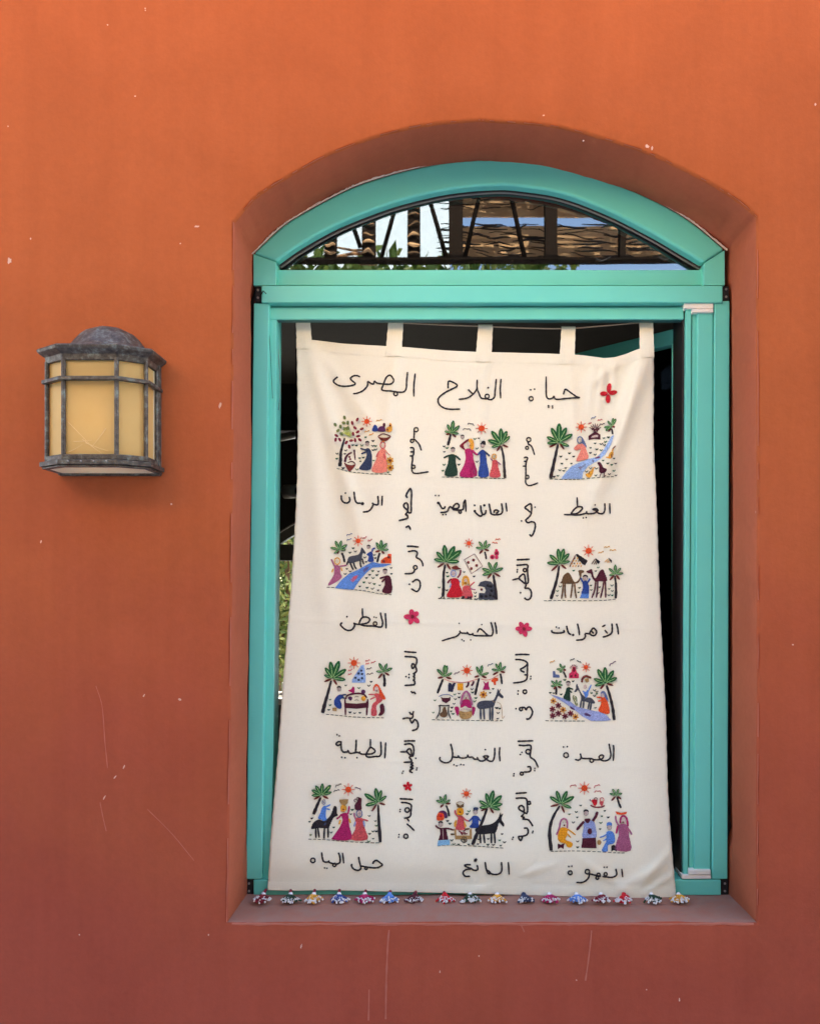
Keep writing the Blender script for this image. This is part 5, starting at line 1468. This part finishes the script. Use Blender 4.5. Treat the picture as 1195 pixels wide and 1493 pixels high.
f = s.fig('embroidered_dishes'); f.f('mg', '475,590 520,570 545,530 570,560 560,640 530,620'); f.f('pu', '670,600 700,575 735,600 715,640 680,635'); f.f('pu', '470,700 500,680 535,700 510,745'); f.e('go', 705, 712, 36, 38); f.l('brn', 8, '570,690 600,680 635,690'); f.l('brn', 8, '570,740 600,730 635,740'); f.build()

# 8 laundry
s = Scene('embroidered scene of a woman washing beside a donkey under a clothes line', 625, 955, 10.39, '45,980 300,985 600,990 900,995 1135,995',
          '90,690 65,875 390,600 455,585 455,645 400,670 380,740 345,800 335,855 365,895 650,520 660,570 710,655 690,705 970,515 925,575 1025,805 1070,815 1045,880 1040,965',
          [('pu', '385,300 430,275 465,265'), ('nb', '890,175 930,150 970,140')])
s.palm('215,365 170,470 130,580', 32, 38, 235, 330, '240,150 275,160 125,215 350,270', '135,350 340,360')
s.palm('760,350 730,470 700,605', 30, 38, 780, 310, '720,175 805,155 905,270', '690,335 870,345')
s.palm('1080,280 1095,350 1105,440', 28, 32, 1070, 245, '1085,105 1010,130 1165,170 950,215', '970,300 1150,265')
s.sun(575, 235, 46, 92)
f = s.fig('embroidered_clothes_line'); f.l('co', 8, '230,360 310,395 430,412 560,412 700,375 760,355'); f.l('co', 8, '790,365 880,380 960,355 1050,305'); f.build()
f = s.fig('embroidered_shirt'); f.f('n', '300,420 330,425 350,450 375,420 405,425 380,490 360,560 290,550 290,490', smooth=False); f.build()
f = s.fig('embroidered_shorts'); f.f('yo', '435,430 520,430 515,535 430,530', smooth=False); f.build()
f = s.fig('embroidered_socks'); f.ll('m', 30, '600,410 590,460 560,490', '680,395 665,440 640,465'); f.build()
f = s.fig('embroidered_dress'); f.f('mg', '820,395 860,430 905,395 900,450 925,525 815,525 845,450', smooth=False); f.build()
f = s.fig('embroidered_shirt'); f.f('or_', '945,380 1000,345 1045,350 1045,390 1015,400 1015,455 985,455 975,410 950,405', smooth=False); f.build()
s.flower(825, 600, 62)
f = s.fig('embroidered_cauldron'); f.f('m', '185,630 200,650 300,650 328,630 320,690 260,730 200,700', smooth=False); f.l('gy', 10, '150,630 200,605 260,598 320,605 365,635'); f.ll('k', 18, '160,760 240,770 315,760', '165,770 160,870 110,965', '300,770 295,870 330,965', '145,765 170,780'); f.f('brn', '215,800 250,790 265,850 285,900 240,945 180,930 165,890 200,860'); f.build()
f = s.fig('embroidered_woman'); f.f('mg', '520,680 610,680 650,790 600,800 550,770 490,800 480,760'); f.f('mg', '390,800 430,780 460,820 440,920 420,900'); f.f('mg', '655,790 690,790 705,820 670,920 655,870'); f.l('mv', 34, '480,750 510,620 560,555 610,600 640,700 655,760'); f.e('sk', 562, 605, 30, 46); f.dots('br', 10, '562,650'); f.build()
f = s.fig('embroidered_washtub'); f.f('tn', '460,850 560,865 655,845 650,920 600,965 500,965 465,920'); f.l('sk', 16, '465,845 500,825 560,820 650,835'); f.build()
f = s.fig('embroidered_donkey'); f.f('gr', '725,760 760,710 850,690 960,690 1000,650 1030,570 1040,510 1060,540 1085,515 1075,570 1125,625 1115,655 1080,640 1050,620 1010,700 980,780 900,805 780,820 740,800'); f.ll('gr', 30, '780,810 785,975', '830,800 840,975', '925,800 925,985', '965,780 960,985'); f.l('tn', 9, '950,685 985,715 1000,700'); f.build()
f = s.fig('embroidered_rope'); f.l('tn', 6, '1030,710 1080,740 1105,820 1110,960 1150,920'); f.build()

# 9 village head
s = Scene('embroidered scene of a rider on a donkey above a flower field', 790, 955, 10.39, '45,995 300,1000 500,1000 700,1000',
          '120,575 175,580 285,600 340,380 465,400 790,535 825,560 745,580 790,620 805,800 825,590',
          [('go', '120,125 155,105 190,95'), ('k', '425,95 455,75 490,65'), ('k', '525,95 555,105 585,125'), ('pu', '1020,170 1060,130 1115,100')])
f = s.fig('embroidered_river'); f.f('lv', '130,600 230,625 400,690 520,780 700,830 860,860 960,900 1040,985 950,998 740,1000 610,930 480,820 330,720', smooth=False, hatch=.4); f.build()
f = s.fig('embroidered_fish'); f.f('pu', '415,780 440,780 500,820 490,838 430,810', smooth=False); f.f('pu', '635,885 660,875 740,905 725,945 700,925 650,915', smooth=False); f.build()
s.palm('320,250 340,290 362,345', 26, 30, 310, 220, '265,130 345,160 215,215 265,265', '360,230')
s.palm('215,490 212,600', 30, 34, 220, 465, '215,375 135,390 290,390 130,470 310,455', '175,520 285,500')
s.palm('975,460 1025,620 1065,800 1090,985', 34, 50, 955, 425, '950,185 840,215 1080,235 780,360 1130,345 800,465', '880,515 1070,460')
s.sun(663, 185, 34, 75)
f = s.fig('embroidered_house'); f.f('gy', '160,340 165,245 190,245 205,295 255,300 262,342', smooth=False); f.build()
f = s.fig('embroidered_pigeon_tower'); f.f('pk', '405,350 410,280 440,260 460,180 500,180 520,260 555,290 555,350', smooth=False); f.dots('cr', 18, '440,318 505,308 478,200 478,235')
for k in range(7):
    a = R(190 + 27 * k); f.l('cr', 10, [(478 + 35 * math.cos(a), 205 + 35 * math.sin(a)), (478 + 65 * math.cos(a), 205 + 65 * math.sin(a))])
f.build()
f = s.fig('embroidered_man'); f.f('dg', '370,500 420,490 415,560 425,700 320,660 350,570'); f.l('dg', 24, '410,500 470,520'); f.l('dg', 24, '410,540 450,570'); s.face(f, 395, 430, 32); f.build()
f = s.fig('embroidered_ear_of_grain'); f.ll('ol', 16, '480,610 465,640 480,680 500,720', '500,620 520,660 520,710', '490,700 515,770', '520,720 535,765', '485,640 500,680'); f.build()
f = s.fig('embroidered_donkey'); f.f('gr', '485,555 510,510 520,435 545,480 590,580 660,640 740,650 800,720 770,735 700,720 640,700 590,690 585,620 545,530 510,560'); f.ll('gr', 26, '590,690 575,800', '630,690 620,805', '715,710 690,820', '745,720 725,835'); f.build()
f = s.fig('embroidered_rider'); f.f('lb', '610,540 660,560 680,530 700,560 690,620 650,660 640,600'); f.l('lb', 20, '690,560 720,500 740,450'); f.e('sk', 650, 480, 26, 34); f.l('br', 34, '600,415 610,360 660,320 740,345'); f.f('tn', '640,370 700,350 710,400 670,420', smooth=False); f.build()
f = s.fig('embroidered_woman'); f.f('or_', '890,640 960,650 1000,750 1020,880 930,885 850,840 890,740'); f.l('or_', 24, '900,645 825,640'); f.l('or_', 24, '890,690 845,700'); f.f('gy', '890,560 940,550 980,620 1005,710 960,660 920,600 885,640'); f.e('sk', 915, 610, 26, 34); f.build()
for x, y, c in ((168, 695, 'go'), (245, 765, 'cr'), (155, 820, 'cr'), (318, 830, 'go'), (245, 885, 'cr'), (430, 885, 'cr'), (160, 920, 'cr'), (345, 928, 'cr'), (505, 935, 'go')):
    s.flower(x, y, 50, c, 'm' if c == 'cr' else 'br', 6)

# 10 carrying water
s = Scene('embroidered scene of women carrying water jars beside a man on a donkey', 445, 1135, 9.56, '45,845 300,855 520,875 760,890 1070,900',
          '90,560 60,605 75,790 655,440 635,500 890,525 975,595 990,660 940,740 990,740 895,775 945,840 885,880 395,685 360,755', [('k', '420,125 460,95 505,85'), ('k', '400,190 435,170 475,170'), ('pu', '695,135 740,140 770,165')])
s.palm('215,265 165,380 115,500', 30, 52, 225, 235, '240,70 145,100 355,95 90,160 365,190 90,235', '125,290 320,280')
s.palm('1015,370 1025,600 1045,890', 28, 52, 1010, 335, '980,135 1060,165 825,215 1130,245 840,375', '930,455 1110,365')
s.sun(600, 155, 42, 90)
f = s.fig('embroidered_donkey'); f.f('k', '85,690 110,620 180,575 250,590 300,570 360,500 400,390 435,400 440,480 455,515 420,530 385,560 340,660 320,695 200,690 100,705'); f.ll('k', 26, '145,690 150,830', '175,690 195,825', '268,690 260,840', '318,680 318,825'); f.build()
f = s.fig('embroidered_man'); f.f('lb', '240,400 290,390 285,520 305,610 250,660 240,580 180,560 210,480'); f.l('lb', 22, '280,400 350,365'); f.l('lb', 20, '285,420 345,435'); f.o('gy', 258, 330, 22, 8, 34); f.l('gy', 8, '248,320 268,345'); f.build()
f = s.fig('embroidered_woman'); f.f('mg', '500,500 590,490 610,650 640,850 385,850 390,810 480,680 520,580'); f.l('mg', 24, '590,500 605,440 612,385'); f.l('mg', 24, '505,500 470,540 435,565'); f.ll('go', 26, '490,580 470,640', '610,560 630,620'); f.f('go', '490,440 500,380 540,370 575,400 570,450 545,420 510,420 505,470'); f.e('go', 530, 430, 34, 38); f.dots('br', 12, '530,432'); f.f('tn', '475,295 600,290 585,350 555,375 505,365 480,330', smooth=False); f.build()
f = s.fig('embroidered_woman'); f.f('co', '700,560 800,560 830,700 865,850 635,850 700,700'); f.l('mv', 22, '705,570 685,520 680,480'); f.l('co', 22, '800,570 840,580 875,592'); f.ll('lv', 26, '700,600 680,670', '810,590 825,670'); s.face(f, 752, 490, 40, scarf='gy', ry=52, tone='sk'); f.f('m', '695,430 690,370 730,310 740,270 785,280 780,360 785,430 740,445'); f.o('m', 735, 285, 22, 10); f.l('m', 9, '700,330 680,310 690,290 715,290'); f.build()

# 11 street seller
s = Scene('embroidered scene of a street seller with a cart and a black donkey', 628, 1140, 9.958, '95,930 260,915 460,925 700,935 900,950 1100,965',
          '525,470 550,430 240,570 275,610 300,760 300,850 690,835 830,830 1030,760 995,850 1065,880 905,915 825,915 1010,925 330,905 400,910 545,910 680,905')
s.palm('220,340 250,420 265,500', 24, 34, 195, 315, '125,210 215,180 75,270 280,260', '135,370 280,315')
s.palm('815,390 745,570 670,750 600,915', 34, 56, 850, 360, '800,165 905,125 700,275 1025,200 1035,320 1000,405 705,375', '730,420 905,455')
s.sun(515, 172, 38, 80, 'or_')
f = s.fig('embroidered_bundle'); f.f('or_', '85,550 90,480 130,430 180,440 190,540 130,560'); f.f('pu', '110,440 170,415 220,440 240,510 200,525 180,460'); f.dots('rd', 22, '145,490'); f.build()
f = s.fig('embroidered_man'); f.f('m', '130,670 215,665 250,840 110,845 135,760', smooth=False); f.f('aq', '105,850 270,840 275,910 95,930', smooth=False); f.l('m', 26, '140,680 100,665 65,630'); f.l('m', 26, '205,675 260,680 315,695'); f.l('sk', 8, '170,680 180,840'); s.face(f, 142, 610, 34); f.build()
f = s.fig('embroidered_woman'); f.f('co', '400,500 460,500 480,600 490,690 360,690 380,600'); f.f('go', '345,570 375,560 360,650 335,640'); f.f('go', '480,570 515,640 490,660'); f.l('co', 24, '400,510 355,460 350,410'); f.l('co', 22, '460,510 500,550 550,570'); f.f('yo', '375,460 385,385 460,385 475,450 450,480 395,480'); f.dots('br', 12, '422,440'); f.f('brn', '365,310 425,345 480,310 470,365 425,380 380,365', smooth=False); f.l('tn', 10, '365,310 400,292 450,292 480,312'); f.build()
f = s.fig('embroidered_cart'); f.f('tn', '340,690 365,680 370,780 560,780 560,700 590,670 595,830 350,835', smooth=False); f.l('brn', 26, '490,690 560,680'); f.ll('brn', 20, '340,695 300,700', '345,760 285,768'); f.ll('cr', 18, '400,710 450,740 500,740', '470,720 500,700', '480,760 530,750', '430,740 460,770'); f.build()
f = s.fig('embroidered_wheel'); f.o('k', 480, 840, 40, 14); f.ll('k', 10, '440,840 520,840', '480,800 480,880', '452,812 508,868'); f.build()
f = s.fig('embroidered_boy'); f.f('bl', '600,500 680,500 690,600 680,665 560,660 600,590'); f.l('bl', 24, '610,510 575,550 545,575'); f.l('bl', 24, '680,510 700,545 720,565'); s.face(f, 645, 430, 34); f.f('nb', '615,400 625,372 680,372 685,400 650,408'); f.build()
f = s.fig('embroidered_donkey'); f.f('dk', '640,690 720,640 850,620 930,580 980,520 1005,445 1010,480 1045,465 1020,540 1060,610 1050,650 1020,620 985,590 960,680 930,740 850,750 760,760 680,755'); f.ll('dk', 28, '710,750 720,890', '765,750 780,890', '875,740 875,890', '920,730 930,890'); f.build()

# 12 coffee
s = Scene('embroidered scene of a waiter raising a tray of cups for seated guests', 790, 1135, 8.852, '110,940 430,935 700,945 960,960 1115,962',
          '495,350 350,465 438,435 450,505 400,570 455,815 455,890 805,420 768,490 850,505 755,575 745,655', [('co', '360,115 400,90 440,105'), ('co', '670,125 700,95 745,95'), ('co', '675,185 715,165 760,185')])
s.palm('225,355 140,500 95,680 115,930', 26, 52, 240, 330, '185,160 320,165 100,235 410,235 375,380', '110,360 285,440')
s.palm('965,240 985,310 1015,380', 24, 30, 955, 220, '905,135 985,135 870,195 1030,190', '895,285 1015,265')
s.sun(545, 125, 40, 85)
f = s.fig('embroidered_woman'); f.f('yo', '235,640 320,645 320,730 300,790 370,820 395,850 370,890 320,880 300,840 230,820 200,760'); f.l('yo', 18, '320,650 380,690 430,730'); f.l('yo', 18, '310,700 370,765'); f.l('mv', 22, '185,730 220,640 240,550 280,520 320,550 325,640'); f.dots('br', 11, '285,605'); f.ll('br', 5, '260,565 275,565', '295,565 310,565'); f.build()
f = s.fig('embroidered_stool'); f.f('m', '200,840 240,855 285,835 275,910 240,890 205,910', smooth=False); f.build()
f = s.fig('embroidered_waiter'); f.f('lv', '545,555 660,550 690,640 690,770 525,770 535,640'); f.f('m', '520,772 690,765 700,900 505,895', smooth=False); f.f('m', '545,525 620,520 600,570 570,570'); f.l('m', 34, '540,555 490,610 445,665'); f.l('m', 36, '650,550 690,490 712,430'); f.e('m', 613, 682, 30, 40); s.face(f, 565, 440, 34); f.build()
f = s.fig('embroidered_tray'); f.l('cr', 18, '620,345 680,370 760,370 805,350'); f.f('rd', '640,280 700,275 710,310 690,350 665,345', smooth=True); f.o('cr', 690, 270, 22, 8); f.l('cr', 8, '640,290 615,285 620,265'); f.f('co', '740,300 790,300 775,350 755,350'); f.o('co', 770, 275, 26, 9); f.build()
f = s.fig('embroidered_boy'); f.f('lb', '830,690 910,690 940,780 920,840 850,860 840,940 770,935 800,860 830,800'); f.l('lb', 18, '840,715 790,745 740,762'); f.l('lb', 18, '840,770 785,808'); s.face(f, 865, 620, 34, hair='lb'); f.f('lb', '835,590 850,565 890,570 895,605'); f.e('tn', 735, 825, 26, 34); f.build()
f = s.fig('embroidered_stool'); f.f('k', '890,870 925,855 960,890 960,945 935,925 915,925 890,945', smooth=False); f.build()
f = s.fig('embroidered_woman'); f.f('mv', '990,600 1090,600 1120,750 1140,930 945,925 950,850 990,720'); f.l('mv', 22, '990,620 955,550 945,480'); f.l('mv', 22, '1090,620 1130,680 1155,725'); f.l('mg', 26, '975,610 955,710'); f.l('mg', 26, '1005,580 1015,510 1050,485 1090,520 1105,620'); f.e('sk', 1045, 535, 32, 44); f.dots('br', 10, '1042,565'); f.f('or_', '945,425 1020,445 1095,430 1080,460 1020,470 960,460', smooth=False); f.build()

# ------------------------------------------------------------------ tassels along the foot of the cloth
rr = random.Random(99)
TS = [(388, 379, 'cr', 'wh'), (424, 423, 'dg', 'wh'), (459, 456, 'go', 'wh'), (495, 494, 'bl', 'wh'), (533, 531, 'mg', 'wh'), (569, 567, 'lb', 'wh'), (606, 603, 'm', 'wh'), (647, 649, 'rd', 'wh'), (684, 686, 'dg', 'wh'),
      (723, 726, 'go', 'wh'), (761, 767, 'nb', 'wh'), (800, 802, 'mg', 'wh'), (838, 843, 'lb', 'wh'), (874, 878, 'cr', 'wh'), (908, 910, 'rd', 'wh'), (945, 953, 'dg', 'wh'), (985, 992, 'go', 'wh')]
M_bead = mat('glass seed bead', (0.80, 0.78, 0.75, 1), .25, var=.1, scale=300)
SILLZ = P(0, 1345, WD).z + .002
for (xh, xb, c1, c2) in TS:
    yh = interp(BE, xh)
    d0 = CT(yh) - .001
    p0 = P(xh, yh - 1, d0); mid = P((xh * .6 + xb * .4), 1311.5, d0 - .008)
    if mid.z < SILLZ + .008: mid.z = SILLZ + .008
    t = tube('tassel', crom([p0, p0.lerp(mid, .5) + Vector((0, -.003, 0)), mid], 5), .0030, tap, PAL['cr'], 8, .0042)
    b1 = tube('knot', [mid, mid + Vector((rr.uniform(-.002, .002), -.006, -.0035))], .0048, t, M_bead if rr.random() < .6 else PAL[c1], 8, .0052)
    th = Soup(); bd = Soup()
    nth = 20
    for k in range(nth):
        f_ = k / (nth - 1) - .5
        ex = P(xb, 0, 1.58).x + f_ * .041 * rr.uniform(.75, 1.1); ey = d0 - .036 - rr.uniform(0, .016) + abs(f_) * .012
        e = Vector((ex, ey, SILLZ + .0035 + rr.uniform(0, .004)))
        m1 = mid + Vector((f_ * .012, -.010, .0))
        V2, F2 = tube('', crom([mid + Vector((f_ * .004, -.004, -.002)), m1, e], 4), .0013, None, None, 5, .0009, build=False)
        th.add(V2, F2, 0)
        nb = rr.choice([2, 3, 3])
        dr = (e - m1).normalized()
        for q in range(nb):
            cc = e - dr * (.0050 * q); r_ = .0023
            V3 = []; F3 = []
            for a in range(4):
                ph = math.pi * (a + .5) / 4
                for b_ in range(6):
                    th_ = 2 * math.pi * b_ / 6
                    V3.append(cc + Vector((math.sin(ph) * math.cos(th_), math.sin(ph) * math.sin(th_), math.cos(ph))) * r_)
            for a in range(3):
                for b_ in range(6): F3.append((a * 6 + b_, a * 6 + (b_ + 1) % 6, (a + 1) * 6 + (b_ + 1) % 6, (a + 1) * 6 + b_))
            F3.append(tuple(range(6))); F3.append(tuple(reversed(range(18, 24))))
            bd.add(V3, F3, 1 if rr.random() < .4 else 0)
    th.build('tassel_threads', t, [PAL[c1]], True)['kind'] = 'stuff'
    bd.build('tassel_beads', t, [M_bead, PAL[c1]], True)['kind'] = 'stuff'
bpy.context.view_layer.update()
